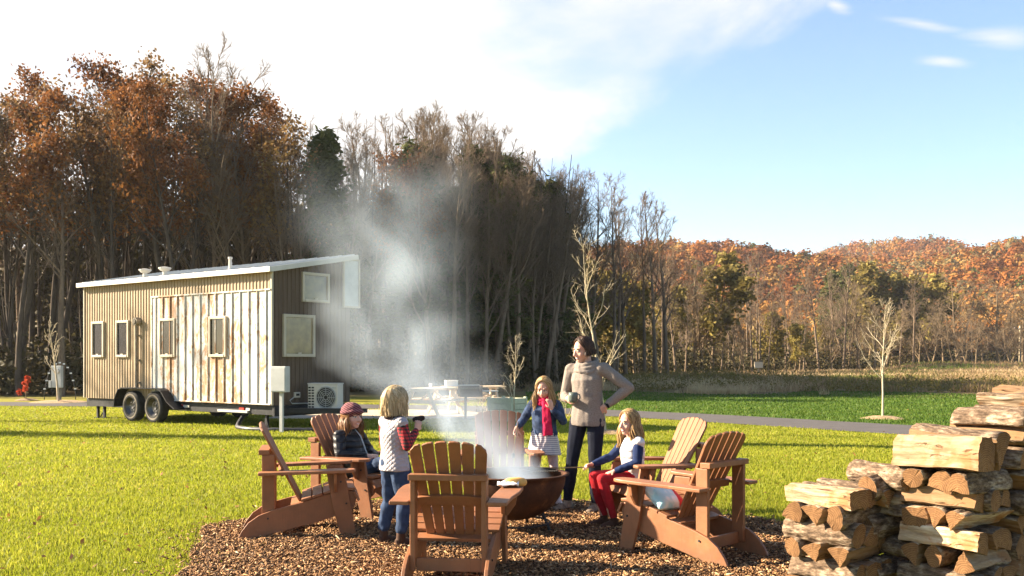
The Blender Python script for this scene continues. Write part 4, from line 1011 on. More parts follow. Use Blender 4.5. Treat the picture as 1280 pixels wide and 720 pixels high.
for k in range(ring):
    k2 = (k + 1) % ring; fs.append((0, 1 + k, 1 + k2))
    for j in range(2): fs.append((1 + j * ring + k, 1 + (j + 1) * ring + k, 1 + (j + 1) * ring + k2, 1 + j * ring + k2))
mb.add(vs, fs); mb.build('ash', MAT['ember_ash'], pit, smooth=True)
mb = MB()
for k in range(11):
    x = .19 + .022 * k
    yy = math.sqrt(max(.001, .43 ** 2 - x * x)); mb.tube([(x, -.02, .50), (x, yy, .50)], .006, 5)
for k in range(5): y = .05 + k * .06; mb.tube([(.18, y, .507), (math.sqrt(.43 ** 2 - y * y), y, .507)], .006, 5)
mb.build('cooking_grate', MAT['char'], pit)
for k in range(4):
    a = R(45 + 90 * k); e = V((math.cos(a), math.sin(a), 0)); mb = MB()
    mb.tube([e * .25 + V((0, 0, .20)), e * .36 + V((0, 0, -.03))], .013, 8); mb.build('leg', MAT['black_metal'], pit)
mb = MB(); pts = [V((.31 * math.cos(2 * math.pi * k / 24), .31 * math.sin(2 * math.pi * k / 24), .085)) for k in range(25)]; mb.tube(pts, .009, 6); mb.build('leg_ring', MAT['black_metal'], pit)
for k, (x, y, a, z, lb) in enumerate(((-.08, .05, .4, .31, 'charred log smouldering in the fire bowl'), (.06, -.06, 1.5, .36, 'short charred log lying across another in the fire bowl'))):
    mb = MB(); d = V((math.cos(a), math.sin(a), .12)); c = PIT + V((x, y, z + MZ)); mb.tube([c - d * .17, c - d * .08, c + d * .06, c + d * .16], [.045, .05, .052, .042], 9); tag(mb.build('charred_log', MAT['char'], smooth=True), lb, 'log')

# bun, napkin, pillow
M3c = Matrix.Translation(CH[2][0]) @ Matrix.Rotation(CH[2][1], 4, 'Z')
p = M3c @ V((.37, .36, .565)); mb = MB(); d = V((.97, .15, 0)); pts = [p + d * (x * .085) + V((0, 0, .032 - .006 * abs(x))) for x in (-1, -.93, -.7, -.3, .3, .7, .93, 1)]
mb.tube(pts, [.006, .02, .031, .034, .034, .031, .02, .006], 14); tag(mb.build('bun', MAT['bread'], smooth=True), 'golden bread bun on the arm of the chair nearest the camera', 'bun')
mb = MB(); p = M3c @ V((.325, .29, .567)); nn = 9
vs = [(p.x - .075 + .15 * i / (nn - 1), p.y - .05 + .12 * j / (nn - 1), p.z + .028 + .030 * noise.noise(V((i * .6, j * .6, 1))) + .015 * noise.noise(V((i * 1.7, j * 1.7, 4)))) for j in range(nn) for i in range(nn)]
mb.add(vs, [(j * nn + i, j * nn + i + 1, (j + 1) * nn + i + 1, (j + 1) * nn + i) for j in range(nn - 1) for i in range(nn - 1)])
o = mb.build('napkin', MAT['paper'], smooth=True); o.modifiers.new('s', 'SOLIDIFY').thickness = .008; tag(o, 'crumpled white napkin beside the bread bun', 'napkin')
M6 = Matrix.Translation(CH[5][0]) @ Matrix.Rotation(CH[5][1], 4, 'Z')
t = NT('pillow_cloth'); sep_ = t.n.new('ShaderNodeSeparateXYZ'); t.l.new(t.tc(), sep_.inputs[0])
n_ = t.noise(t.tc(), 7, 2); t.set(t.mix(t.ramp(t.math('ADD', sep_.outputs[0], t.math('MULTIPLY', n_, .08)), [(.09, 0), (.10, 1)], 'LINEAR'), t.mix(t.ramp(n_, [(.45, 0), (.55, 1)]), (.42, .66, .70), (.72, .78, .76)), (.55, .03, .03)), .9).bump(t.noise(t.tc(), 90, 2), .3, .003); MAT['pillow_cloth'] = t.m
pw = bpy.data.objects.new('pillow', None); 
mb = MB(); nn = 15; vs = []; fs = []
for sgn in (1, -1):
    for j in range(nn):
        for i in range(nn):
            a, b = -1 + 2 * i / (nn - 1), -1 + 2 * j / (nn - 1); th = (max(0, 1 - a ** 4) * max(0, 1 - b ** 4)) ** .55
            pin = 1 - .10 * (1 - abs(a * b)) * 0 - .08 * (abs(a) ** 2 * (1 - b * b) + abs(b) ** 2 * (1 - a * a))
            vs.append((a * .15 * pin, b * .13 * pin, sgn * .055 * th + .006 * noise.noise(V((a * 3, b * 3, sgn)))))
o_ = nn * nn
for j in range(nn - 1):
    for i in range(nn - 1):
        k = j * nn + i; fs.append((k, k + 1, k + nn + 1, k + nn)); fs.append((o_ + k, o_ + k + nn, o_ + k + nn + 1, o_ + k + 1))
mb.add(vs, fs); pw = mb.build('pillow', MAT['pillow_cloth'], smooth=True, weld=True); tag(pw, 'small light blue and red pillow lying in the right chair', 'pillow')
pw.matrix_basis = M6 @ Matrix.Translation((-.13, .13, .425)) @ Matrix.Rotation(R(34), 4, 'X') @ Matrix.Rotation(R(-8), 4, 'Z')

# ------------------------------------------------------------------ firewood
t = NT('log_bark'); v = t.tc(); n = t.noise(t.map(v, (.35, 1, 1)), 38, 6, .75); n2 = t.noise(v, 9, 4); cr = t.vor(t.map(v, (.4, 1, 1)), 42)
t.set(t.mix(t.ramp(cr, [(.0, 1), (.35, 0)]), t.ramp(t.math('ADD', t.math('MULTIPLY', n, .7), t.math('MULTIPLY', n2, .3)), [(.38, (.045, .03, .02)), (.5, (.15, .10, .065)), (.64, (.38, .30, .21))]), (.05, .035, .025)), .95, 0, .1).bump(t.math('ADD', n, cr), .9, .012); MAT['log_bark'] = t.m
t = NT('log_split'); v = t.tc(); n = t.noise(t.map(v, (.12, 1, 1)), 40, 6, .65); n2 = t.noise(v, 8, 5, .6, .4); n3 = t.noise(v, 4, 3)
c = t.ramp(n, [(.3, (.18, .115, .065)), (.48, (.34, .245, .155)), (.72, (.56, .46, .34))]); c = t.mix(t.ramp(n2, [(.46, 0), (.62, .85)]), c, (.30, .13, .045))
c = t.mix(t.ramp(t.math('ADD', t.rnd(), t.math('MULTIPLY', n3, .0)), [(.2, 0), (.7, .85)]), c, (.19, .105, .05)); ck = t.noise(t.map(v, (.22, 1, 1), (0, 0, 0), (3, 1, 2)), 26, 3, .5, 1.2); c = t.mix(t.ramp(ck, [(.30, .9), (.36, 0)]), c, (.10, .05, .022)); t.set(c, .85, 0, .15).bump(t.math('ADD', n, t.ramp(ck, [(.28, 0), (.38, 1)])), .8, .01); MAT['log_split'] = t.m
t = NT('log_end'); v = t.tc(); rg = t.wave(t.map(v, (0, 1, 1)), 26, 3, 'RINGS', 'X', 'SIN', 3, 2); n = t.noise(v, 28, 5, .7); n2 = t.noise(v, 6, 3)
c = t.mix(t.ramp(rg, [(.2, 0), (.8, .55)]), t.ramp(n2, [(.3, (.13, .066, .03)), (.7, (.27, .145, .065))]), (.075, .036, .016)); c = t.mix(t.ramp(n, [(.5, 0), (.68, .8)]), c, (.10, .05, .025)); t.set(c, .9, 0, .1).bump(n, .5, .006); MAT['log_end'] = t.m
LOGM = [MAT['log_bark'], MAT['log_split'], MAT['log_end']]
def log_mesh(rng, L, w, h, kind):
    """split log along x, resting on z=0 with about width w and height h. kinds: wedge, half, slab, round, block"""
    sec = []; m = []                     # section points (y, z), material of the edge that starts at each point
    if kind == 'wedge':                  # bark arc below or above, two split faces meeting at a ridge
        flip = rng.random() < .5
        n = 6
        for k in range(n + 1):
            a = math.pi * (.5 - .36) + math.pi * .72 * k / n; sec.append((-math.cos(a) * w * .56, -math.sin(a) * h * .28)); m.append(0)
        m[-1] = 1; sec.append((rng.uniform(-.22, .22) * w, h * .72)); m.append(1)
        if flip: sec = [(-y, -z) for y, z in sec]
    elif kind == 'half':
        n = 9
        for k in range(n + 1):
            a = math.pi * k / n; sec.append((math.cos(a) * w / 2, math.sin(a) * h * .95)); m.append(0)
        m[-1] = 1
    elif kind == 'slab':
        sec = [(-w / 2, -h * .4), (w * .47, -h * .5), (w / 2, h * .36), (w * .1, h * .5), (-w * .46, h * .42)]; m = [0 if rng.random() < .45 else 1, 1, 1, 1, 1]
    elif kind == 'block':
        sec = [(-w / 2, -h * .5), (w * .5, -h * .48), (w * .5, h * .30), (w * .2, h * .5), (-w * .35, h * .46), (-w * .5, h * .2)]; m = [1, 1, 1, 1, 1, 1]
    else:
        n = 14
        for k in range(n): a = 2 * math.pi * k / n; rr = 1 + rng.uniform(-.06, .06); sec.append((math.cos(a) * w / 2 * rr, math.sin(a) * h / 2 * rr)); m.append(0)
    # subdivide straight edges so faces can be rough
    S2 = []; M2 = []
    for i, p in enumerate(sec):
        q_ = sec[(i + 1) % len(sec)]; d = math.hypot(q_[0] - p[0], q_[1] - p[1]); k = max(1, int(d / .013))
        for j in range(k): S2.append((p[0] + (q_[0] - p[0]) * j / k, p[1] + (q_[1] - p[1]) * j / k)); M2.append(m[i])
    area = sum(S2[i][0] * S2[(i + 1) % len(S2)][1] - S2[(i + 1) % len(S2)][0] * S2[i][1] for i in range(len(S2)))
    if area < 0: S2 = S2[::-1]; M2 = M2[::-1]; M2 = M2[1:] + M2[:1]
    zmin = min(z for y, z in S2); S2 = [(y, z - zmin) for y, z in S2]
    nx = 12; n = len(S2); off = V((rng.uniform(0, 99), rng.uniform(0, 99), 0)); mb = MB(); vs = []; tw = rng.uniform(-.10, .10); tp = rng.uniform(-.1, .1)
    e0, e1 = rng.uniform(-.25, .25), rng.uniform(-.25, .25)
    for i in range(nx + 1):
        f = i / nx; x = (f - .5) * L
        for (y, z), mt_ in zip(S2, M2):
            s = 1 + tp * (f - .5); yy = y * s; zz_ = z * s; a = tw * (f - .5); yy, zz_ = yy * math.cos(a) - (zz_ - h / 2) * math.sin(a), (zz_ - h / 2) * math.cos(a) + yy * math.sin(a) + h / 2
            q_ = V((x * 9, y * 34, z * 34)) + off; am = .0085 if mt_ == 0 else .0065
            yy += am * noise.noise(q_) + .015 * noise.noise(V((x * 5, y * 6, z * 6)) + off); zz_ += am * noise.noise(q_ + V((5, 5, 5))) + .013 * noise.noise(V((x * 5, y * 6, z * 6)) + off * 2)
            if mt_ == 1: g_ = .0050 * noise.noise(V((x * 2.5, y * 75, z * 75)) + off) + .0035 * noise.noise(V((x * 6, y * 140, z * 140)) + off); yy += g_; zz_ += g_
            xe = x + ((e0 if f < .5 else e1) * yy * .5 + .006 * noise.noise(q_ * 1.5)) * (1 if i in (0, nx) else 0)
            vs.append((xe, yy, zz_))
    fs = []; mi = []
    for i in range(nx):
        for k in range(n):
            k2 = (k + 1) % n; fs.append((i * n + k, (i + 1) * n + k, (i + 1) * n + k2, i * n + k2)); mi.append(M2[k])
    mb.v = vs; mb.f = [list(f) for f in fs]; mb.m = mi
    for i, rev in ((0, 0), (nx, 1)):
        cy = sum(vs[i * n + k][1] for k in range(n)) / n; cz = sum(vs[i * n + k][2] for k in range(n)) / n; cx = sum(vs[i * n + k][0] for k in range(n)) / n
        c = len(mb.v); mb.v.append((cx, cy, cz))
        for k in range(n):
            k2 = (k + 1) % n; mb.f.append([c, i * n + k, i * n + k2] if not rev else [c, i * n + k2, i * n + k]); mb.m.append(2)
    return mb
UA, UB = V((.6, -.8, 0)), V((.8, .6, 0))         # along the sunlit face; along the shaded face
def place_log(rng, c, axis, L, w, h, kind, label, group, roll=0):
    mb = log_mesh(rng, L, w, h, kind); o = mb.build('firewood_log', LOGM)
    a = V(axis).normalized(); rz = math.atan2(a.y, a.x) + rng.uniform(-.09, .09)
    o.matrix_basis = Matrix.Translation(c) @ Matrix.Rotation(rz, 4, 'Z') @ Matrix.Translation((0, 0, h / 2)) @ Matrix.Rotation(roll or (rng.uniform(-.3, .3) if kind != 'round' else 1.5 * rng.random()), 4, 'X') @ Matrix.Translation((0, 0, -h / 2)) @ Matrix.Rotation(rng.uniform(-.03, .03), 4, 'Y')
    o.data.polygons.foreach_set('use_smooth', [f.material_index == 0 for f in o.data.polygons]); tag(o, label, 'firewood log', group); return o
rng = random.Random(17)
ORDN = ['bottom', 'second', 'third', 'fourth', 'fifth', 'sixth', 'seventh', 'eighth', 'ninth', 'top']
KW = {'wedge': 'wedge shaped split log', 'half': 'half round split log', 'slab': 'flat split log', 'block': 'blocky split log', 'round': 'round bark covered log'}
def crib(corner, layers, h, who, kinds, skip_top=0):
    """corner: nearest corner on the ground; goes back along -UA and +UB"""
    z = .0; S_ = .46
    for k in range(layers):
        along = (k % 2 == 0); hh = h * rng.uniform(.92, 1.1); nn = 3
        for j in range(nn):
            off = (.085 + j * .145); kd = kinds[k][j] if k in kinds else rng.choice(['wedge', 'wedge', 'half', 'slab', 'block', 'round'])
            if along: c = corner - UA * (S_ / 2) + UB * off; ax = UA
            else: c = corner + UB * (S_ / 2) - UA * off; ax = UB
            c = V(c) + V((0, 0, z)) + UA * rng.uniform(-.02, .02) + UB * rng.uniform(-.015, .015)
            pos = ('nearest the camera', 'in the middle', 'at the back')[j]
            dr = ''
            place_log(rng, c, ax, S_ * rng.uniform(.92, 1.08), .128 * rng.uniform(.85, 1.15), hh, kd, f'{KW[kd]} {pos}, {ORDN[k]} layer of the {who}', 'split logs of the firewood pile')
        z += hh * .93
    return z
zA = crib(V((1.90, 5.42, 0)), 7, .118, 'low left stack', {6: ['slab', 'half', 'wedge'], 5: ['round', 'wedge', 'half'], 4: ['round', 'wedge', 'half'], 3: ['wedge', 'wedge', 'round'], 2: ['half', 'slab', 'round']})
B0 = V((2.50, 5.18, 0))
zB = crib(B0, 8, .118, 'middle stack', {7: ['half', 'half', 'round'], 6: ['slab', 'round', 'half'], 5: ['wedge', 'wedge', 'block'], 4: ['slab', 'wedge', 'half'], 3: ['wedge', 'round', 'wedge']})
# two big pale logs on top of the middle stack
place_log(rng, B0 - UA * .23 + UB * .10 + V((0, 0, zB + .005)), UA, .50, .19, .19, 'block', 'big pale split log, the nearest on top of the middle stack', 'split logs of the firewood pile')
place_log(rng, B0 - UA * .25 + UB * .30 + V((0, 0, zB + .01)), UA, .52, .19, .22, 'wedge', 'big pale split log lying behind the nearest one on top of the middle stack', 'split logs of the firewood pile')
place_log(rng, B0 - UA * .62 + UB * .12 + V((0, 0, zB - .14)), UB * -.3 + UA, .46, .15, .14, 'round', 'bark covered round log leaning out to the left of the middle stack', 'split logs of the firewood pile')
place_log(rng, B0 - UA * .58 + UB * .16 + V((0, 0, zB - .27)), UA, .44, .16, .12, 'slab', 'flat pale log below the bark covered one at the left of the middle stack', 'split logs of the firewood pile')
for k in range(7): place_log(rng, B0 - UA * .60 + UB * (.12 + .03 * (k % 2)) + V((0, 0, .0 + k * .115)), UA if k % 2 else UB, .42, .15, .118, rng.choice(['wedge', 'half', 'round']), f'log in the shade between the two cribs, {ORDN[k]} from the ground', 'split logs of the firewood pile')
# the long rows behind, log ends to the shaded side
for rowi, (o0, hh, ncol, who) in enumerate(((B0 + UB * .50, 1.10, 9, 'long row'),)):
    for cidx in range(ncol):
        z = 0; k = 0; top = (hh if cidx < 3 else 1.24) * rng.uniform(.95, 1.05)
        while z < top:
            h = rng.uniform(.10, .15); kd = rng.choice(['wedge', 'half', 'round', 'slab', 'block', 'wedge'])
            c = o0 + UB * (.07 + cidx * .142 + rng.uniform(-.012, .012)) - UA * (.22 + rng.uniform(-.03, .03)) + V((0, 0, z))
            last = z + h * .93 >= top
            lb = (f'{KW[kd]} on top of the {who}, column {["one","two","three","four","five","six","seven","eight","nine"][cidx]} from the left' if last
                  else f'{KW[kd]}, column {["one","two","three","four","five","six","seven","eight","nine"][cidx]}, {ORDN[min(k,9)]} from the ground of the {who}')
            place_log(rng, c, UA, .44 * rng.uniform(.9, 1.1), .145, h, kd, lb, 'split logs of the firewood pile'); z += h * .95; k += 1
# ------------------------------------------------------------------ people
def cloth(name, col, rough=.9, var=.2, scale=30, bump=.25, bs=160, bd=.002, sheen=True):
    t = NT(name); v = t.tc(); n = t.noise(v, scale, 4); lo = [c * (1 - var) for c in col]; hi = [min(1, c * (1 + var)) for c in col]
    w1 = t.noise(v, 14, 3); t.set(t.ramp(n, [(.3, lo), (.7, hi)]), rough, 0, .15)
    t.bump(t.math('ADD', t.math('MULTIPLY', t.noise(v, bs, 2), .3), w1), bump, .006); MAT[name] = t.m; return t
def skin(name, c0, c1):
    t = NT(name); v = t.tc(); n = t.noise(v, 11, 3); t.set(t.ramp(n, [(.35, c0), (.65, c1)]), .5, 0, .35)
    t.b.inputs['Subsurface Weight'].default_value = .12; t.b.inputs['Subsurface Radius'].default_value = (.01, .004, .002); t.b.inputs['Subsurface Scale'].default_value = 1; MAT[name] = t.m
skin('skin', (.50, .27, .19), (.60, .34, .25)); simple('lips', (.42, .13, .11), .45); simple('eye_white', (.6, .58, .55), .3); simple('iris', (.03, .025, .02), .2); simple('brow', (.16, .09, .05), .8)
SK = lambda: [MAT['skin'], MAT['lips'], MAT['eye_white'], MAT['iris'], MAT['brow']]
cloth('sweater_knit', (.20, .165, .14), scale=90, var=.22); cloth('denim_black', (.012, .014, .024)); cloth('jeans_blue', (.030, .048, .092), scale=18, var=.35)
cloth('denim_jacket', (.042, .062, .115), scale=16, var=.55); cloth('navy_knit', (.012, .022, .065)); cloth('red_cloth', (.34, .016, .022)); cloth('scarf_red', (.55, .02, .07), scale=20, var=.3, bump=.5)
cloth('legging_pink', (.50, .35, .33)); cloth('black_cloth', (.011, .011, .013), scale=14, var=.4); cloth('boot_brown', (.06, .03, .018), .7); cloth('shoe_tan', (.20, .15, .11), .7, .6, 22); cloth('shoe_pale', (.50, .38, .34), .7)
cloth('shirt_dark', (.03, .02, .03)); cloth('sole', (.35, .32, .28), .8)
t = NT('plaid_cloth'); v = t.tc(); a = t.wave(t.map(v, (1, 1, 1)), 12, 0, 'BANDS', 'Z', 'SIN', 0); b = t.wave(t.map(v, (1, 1, 0), (0, 0, .7)), 12, 0, 'BANDS', 'X', 'SIN', 0)
f = t.math('ADD', t.math('GREATER_THAN', a, .5), t.math('GREATER_THAN', b, .5)); t.set(t.ramp(t.math('MULTIPLY', f, .5), [(0, (.42, .02, .025)), (.5, (.14, .01, .012)), (1, (.012, .01, .011))], 'CONSTANT'), .9).bump(t.noise(v, 14, 3), .3, .006); MAT['plaid_cloth'] = t.m
def quilt(name, col, sz, diamond, strength=.8):
    t = NT(name); v = t.tc()
    if diamond: 
        a = t.wave(t.map(v, (1, 1, 1), (0, R(45), 0)), sz, 0, 'BANDS', 'X', 'SIN', 0); b = t.wave(t.map(v, (1, 1, 1), (0, R(45), 0)), sz, 0, 'BANDS', 'Z', 'SIN', 0); f = t.math('MULTIPLY', t.math('POWER', a, .4), t.math('POWER', b, .4))
    else: f = t.math('POWER', t.wave(t.map(v, (1, 1, 1)), sz, .6, 'BANDS', 'Z', 'SIN', 2), .4)
    f2 = t.math('ADD', f, t.math('MULTIPLY', t.noise(v, 25, 3), .4)); n = t.noise(v, 8, 3)
    t.set(t.ramp(n, [(.3, [c * .9 for c in col]), (.7, [min(1, c * 1.08) for c in col])]), .5, 0, .3).bump(f2, strength, .012); MAT[name] = t.m
quilt('vest_grey', (.31, .28, .295), 11, True, .45); quilt('vest_white', (.56, .52, .50), 5.2, False); quilt('puffer_black', (.013, .013, .015), 5.0, False, 1.0)
t = NT('skirt_cloth'); s_ = t.wave(t.tc(), 16, .8, 'BANDS', 'Z', 'SIN', 1); t.set(t.ramp(s_, [(.45, (.62, .55, .52)), (.6, (.30, .26, .28))]), .9).bump(t.noise(t.map(t.tc(), (1, 1, .2)), 18, 3), .4, .01); MAT['skirt_cloth'] = t.m
t = NT('beanie_knit'); s_ = t.wave(t.map(t.tc(), (1, 1, 1), (R(25), R(18), 0)), 17, .5, 'BANDS', 'Z', 'SIN', 1); t.set(t.ramp(s_, [(.3, (.055, .012, .018)), (.6, (.15, .035, .045)), (.9, (.22, .08, .085))]), .95).bump(t.noise(t.tc(), 120, 2), .5, .004); MAT['beanie_knit'] = t.m
def hairmat(name, c0, c1):
    t = NT(name); a = t.attr('tone'); c = t.ramp(a, [(0, c0), (1, c1)]); t.set(c, .42, 0, .45).translucent(c, .38); MAT[name] = t.m
hairmat('hair_blonde', (.22, .115, .04), (.70, .47, .21)); hairmat('hair_pale', (.34, .22, .09), (.82, .66, .42)); hairmat('hair_brown', (.022, .010, .006), (.10, .045, .020)); hairmat('hair_auburn', (.16, .065, .025), (.46, .24, .09))

def remesh(mb, name, mats, parent, voxel, it=5, wrinkle=0, wsc=(14, 14, 7), paint=None):
    me = mb.mesh('tmp', []) if False else bpy.data.meshes.new('tmp'); me.from_pydata(mb.v, [], mb.f); me.update()
    bm = bmesh.new(); bm.from_mesh(me); bmesh.ops.remove_doubles(bm, verts=bm.verts, dist=1e-6); bmesh.ops.recalc_face_normals(bm, faces=bm.faces); bm.to_mesh(me); bm.free()
    o = bpy.data.objects.new('tmp', me); COL.objects.link(o)
    r = o.modifiers.new('r', 'REMESH'); r.mode = 'VOXEL'; r.voxel_size = voxel
    s = o.modifiers.new('s', 'SMOOTH'); s.factor = .5; s.iterations = it
    dg = bpy.context.evaluated_depsgraph_get(); m2 = bpy.data.meshes.new_from_object(o.evaluated_get(dg)); bpy.data.objects.remove(o); bpy.data.meshes.remove(me)
    n = len(m2.vertices); co = np.empty(n * 3, np.float32); m2.vertices.foreach_get('co', co); co = co.reshape(-1, 3)
    if wrinkle:
        no = np.empty(n * 3, np.float32); m2.vertices.foreach_get('normal', no); no = no.reshape(-1, 3)
        off = V((len(name) * 3.1, n * .01, 0))
        w_ = np.array([noise.noise(V((p[0] * wsc[0], p[1] * wsc[1], p[2] * wsc[2] + 3 * noise.noise(V((float(p[0]) * 6, float(p[1]) * 6, float(p[2]) * 6)))) ) + off) for p in co.tolist()])
        co = co + no * (w_ * wrinkle)[:, None]; m2.vertices.foreach_set('co', co.ravel())
    for m in (mats if isinstance(mats, list) else [mats]): m2.materials.append(m)
    if paint: 
        fc = np.empty(len(m2.polygons) * 3, np.float32); m2.polygons.foreach_get('center', fc); m2.polygons.foreach_set('material_index', paint(fc.reshape(-1, 3)).astype(np.int32))
    m2.polygons.foreach_set('use_smooth', np.ones(len(m2.polygons), bool)); m2.name = name; m2.update()
    ob = bpy.data.objects.new(name, m2); COL.objects.link(ob)
    if parent is not None: ob.parent = parent
    return ob
def seg(mb, a, b, r0, r1, bulge=0, n=10, m=4):
    a = V(a); b = V(b); pts = [a.lerp(b, i / m) for i in range(m + 1)]
    rad = [(r0 + (r1 - r0) * i / m) + bulge * math.sin(math.pi * (i / m) ** .75) for i in range(m + 1)]
    mb.tube(pts, rad, n); mb.ball(a, r0 * .99, n=10, m=7); mb.ball(b, r1 * .99, n=10, m=7)
def hand(mb, w, d, pn, k=1, curl=.6, side=1, spread=.03, thumb=.5):
    w = V(w); d = V(d).normalized(); pn = V(pn); pn = (pn - d * pn.dot(d)).normalized(); sd_ = d.cross(pn).normalized() * side
    pal = [w - d * .015 * k, w + d * .02 * k, w + d * .055 * k, w + d * .088 * k]
    mb.tube(pal, [(.024 * k, .019 * k), (.034 * k, .018 * k), (.041 * k, .016 * k), (.039 * k, .012 * k)], 12, ref=sd_)
    for i in range(4):
        b = w + d * (.083 - .004 * abs(i - 1)) * k + sd_ * (1.5 - i) * .0205 * k; ln = (.066, .075, .070, .055)[i] * k; dd = (d + sd_ * (1.5 - i) * spread).normalized()
        pts = [b - d * .012 * k, b]; c = curl * (.85 + .1 * i)
        for j, fr in enumerate((.44, .32, .24)):
            c_ = c * (j + .6) ; v_2 = dd * math.cos(c_) + pn * math.sin(c_); pts.append(pts[-1] + v_2 * ln * fr)
        mb.tube(pts, [.0092 * k, .0092 * k, .0086 * k, .0078 * k, .0062 * k], 8); mb.ball(pts[-1], .0064 * k, n=8, m=6)
    b = w + d * .022 * k + sd_ * .030 * k; t1 = (d * .75 + sd_ * .75 + pn * thumb).normalized(); t2 = (d * .9 + sd_ * .1 + pn * (thumb + .2)).normalized()
    pts = [w + d * .012 * k + sd_ * .012 * k, b, b + t1 * .034 * k, b + t1 * .034 * k + t2 * .03 * k]; mb.tube(pts, [.014 * k, .0125 * k, .0105 * k, .0075 * k], 8); mb.ball(pts[-1], .0077 * k, n=8, m=6)
def frame(fwd):
    f = V(fwd).normalized(); r = f.cross(V((0, 0, 1))).normalized(); u = r.cross(f); return Matrix((r, f, u)).transposed()
def head(mb, c, Fm, k, old=1):
    c = V(c); L_ = lambda x, y, z: c + Fm @ V((x, y, z)) * k
    mb.ball(L_(0, -.012, .022), (.074 * k, .092 * k, .092 * k), Fm, 20, 14)
    mb.ball(L_(0, .020, -.028), (.064 * k, .072 * k, .078 * k), Fm, 18, 12)
    mb.ball(L_(0, .045, -.085), (.034 * k, .036 * k, .027 * k), Fm, 14, 9)
    for s in (-1, 1):
        mb.ball(L_(s * .036, .055, -.032), (.026 * k, .026 * k, .027 * k), Fm, 12, 8)
        mb.tube([L_(s * .05, .062, .024), L_(s * .02, .083, .026)], .0085 * k, 8)
        mb.ball(L_(s * .030, .073, .004), (.0135 * k, .011 * k, .009 * k), Fm, 10, 7)
        mb.ball(L_(s * .075, -.012, -.012), (.009 * k, .020 * k, .030 * k), Fm, 10, 8)
    mb.tube([L_(0, .080, .016), L_(0, .097, -.012), L_(0, .106, -.030)], [.008 * k, .011 * k, .0135 * k], 10); mb.ball(L_(0, .104, -.031), .013 * k, n=10, m=8)
    for s in (-1, 1): mb.ball(L_(s * .012, .093, -.034), .0085 * k, n=8, m=6)
    mb.ball(L_(0, .080, -.058), (.022 * k, .011 * k, .0065 * k), Fm, 12, 7); mb.ball(L_(0, .078, -.069), (.019 * k, .012 * k, .0075 * k), Fm, 12, 7)
def face_paint(c, Fm, k, smile=0):
    Fi = np.array(Fm.inverted()); c = np.array(c)
    def P(fc):
        l = (fc - c) @ Fi.T / k; x, y, z = l[:, 0], l[:, 1], l[:, 2]; m = np.zeros(len(fc)); ax = np.abs(x); front = y > .055
        zz = z - smile * ax * .25
        m[(front) & (ax < .026) & (np.abs(zz + .064) < .0095 * (1 - (ax / .03) ** 2))] = 1
        if smile: m[(front) & (ax < .017) & (np.abs(zz + .0645) < .0042)] = 2
        e = ((ax - .030) / .0155) ** 2 + ((z - .004) / .0085) ** 2; m[front & (e < 1)] = 3; m[front & (((ax - .030) / .013) ** 2 + ((z - .0025) / .005) ** 2 < 1)] = 2; m[front & (((ax - .030) / .0062) ** 2 + ((z - .003) / .0068) ** 2 < 1)] = 3
        m[(y > .045) & (ax > .014) & (ax < .05) & (np.abs(z - .0265 + (ax - .03) ** 2 * 6) < .0042)] = 4
        return m
    return P
def strands(c, Fm, k, n, seed, length, name, mat, parent, a0=62, wave=.012, r=.0045, out=1.10, part=0, frontlift=0, lenvar=.25, gather=0, tmin=98, down=None):
    """hair: strands from a centre parting, over the skull, hanging to LENGTH below the ear line"""
    q = np.random.RandomState(seed); c = V(c); rx, ry, rz2 = .080 * k * out, .100 * k * out, .100 * k * out
    VS = []; FS = []; TN = []; base = 0
    def E(th, ph, s=1): return V((math.sin(th) * math.sin(ph) * rx * s, math.sin(th) * math.cos(ph) * ry * s - .012 * k, math.cos(th) * rz2 * s + .018 * k))
    for i in range(n):
        ph = R(a0 + (360 - 2 * a0) * q.rand()); lay = .90 + .14 * q.rand()
        ts = q.uniform(-.9, .62); st = V((part * .02 * k, math.sin(ts) * ry * -1 * -1, math.cos(ts) * rz2 + .018 * k)); st.y = math.sin(-ts) * ry * -1 - .012 * k
        # start on the parting (ts<0 behind, >0 in front), slide to (th_end, ph)
        s0 = V((part * .2, math.sin(ts), math.cos(ts))); the = R(tmin + 8 * q.rand()); s1 = V((math.sin(the) * math.sin(ph), math.sin(the) * math.cos(ph), math.cos(the)))
        pts = []
        for j in range(7):
            f = j / 6; v = s0.normalized().slerp(s1.normalized(), f) if s0.normalized().dot(s1) > -.999 else s1
            pts.append(V((v.x * rx * lay, v.y * ry * lay - .012 * k, v.z * rz2 * lay + .018 * k)))
        L = length * (1 - lenvar * q.rand()) * k; wv = q.rand() * 6.28; m = max(2, int(L / .035)); d = V((pts[-1].x, pts[-1].y, 0)).normalized()
        p = pts[-1].copy(); ww = [Fm @ x + c for x in pts]; p = ww[-1].copy(); dw = Fm @ d; dw.z = 0
        for j in range(m):
            f = (j + 1) / m; p = p + V((0, 0, -L / m)) + dw * (.006 * math.sin(f * 2.2) - gather * .012) * k + V((math.cos(wv + j * 1.1), math.sin(wv + j * 1.3), 0)) * wave * .4
            if down: p = down(p)
            ww.append(p.copy())
        fly = q.rand() < .18
        if fly:
            fo = V(q.randn(3).tolist()) * .016 * k
            ww = [x + fo * (j / len(ww)) ** 1.5 for j, x in enumerate(ww)]
        rr = [r * k * (.75 + .4 * q.rand()) * (.4 if fly else 1)] * len(ww); rr[-1] *= .35; rr[-2] *= .75; nn = 4
        mbx = MB(); mbx.tube(ww, rr, nn, cap=False); VS += mbx.v; FS += [[x + base for x in f] for f in mbx.f]; base += len(mbx.v); t_ = q.rand(); TN += [t_] * len(mbx.f)
    return mesh_np(name, np.array(VS), np.array(FS), mat, parent, smooth=True, fv=np.array(TN))
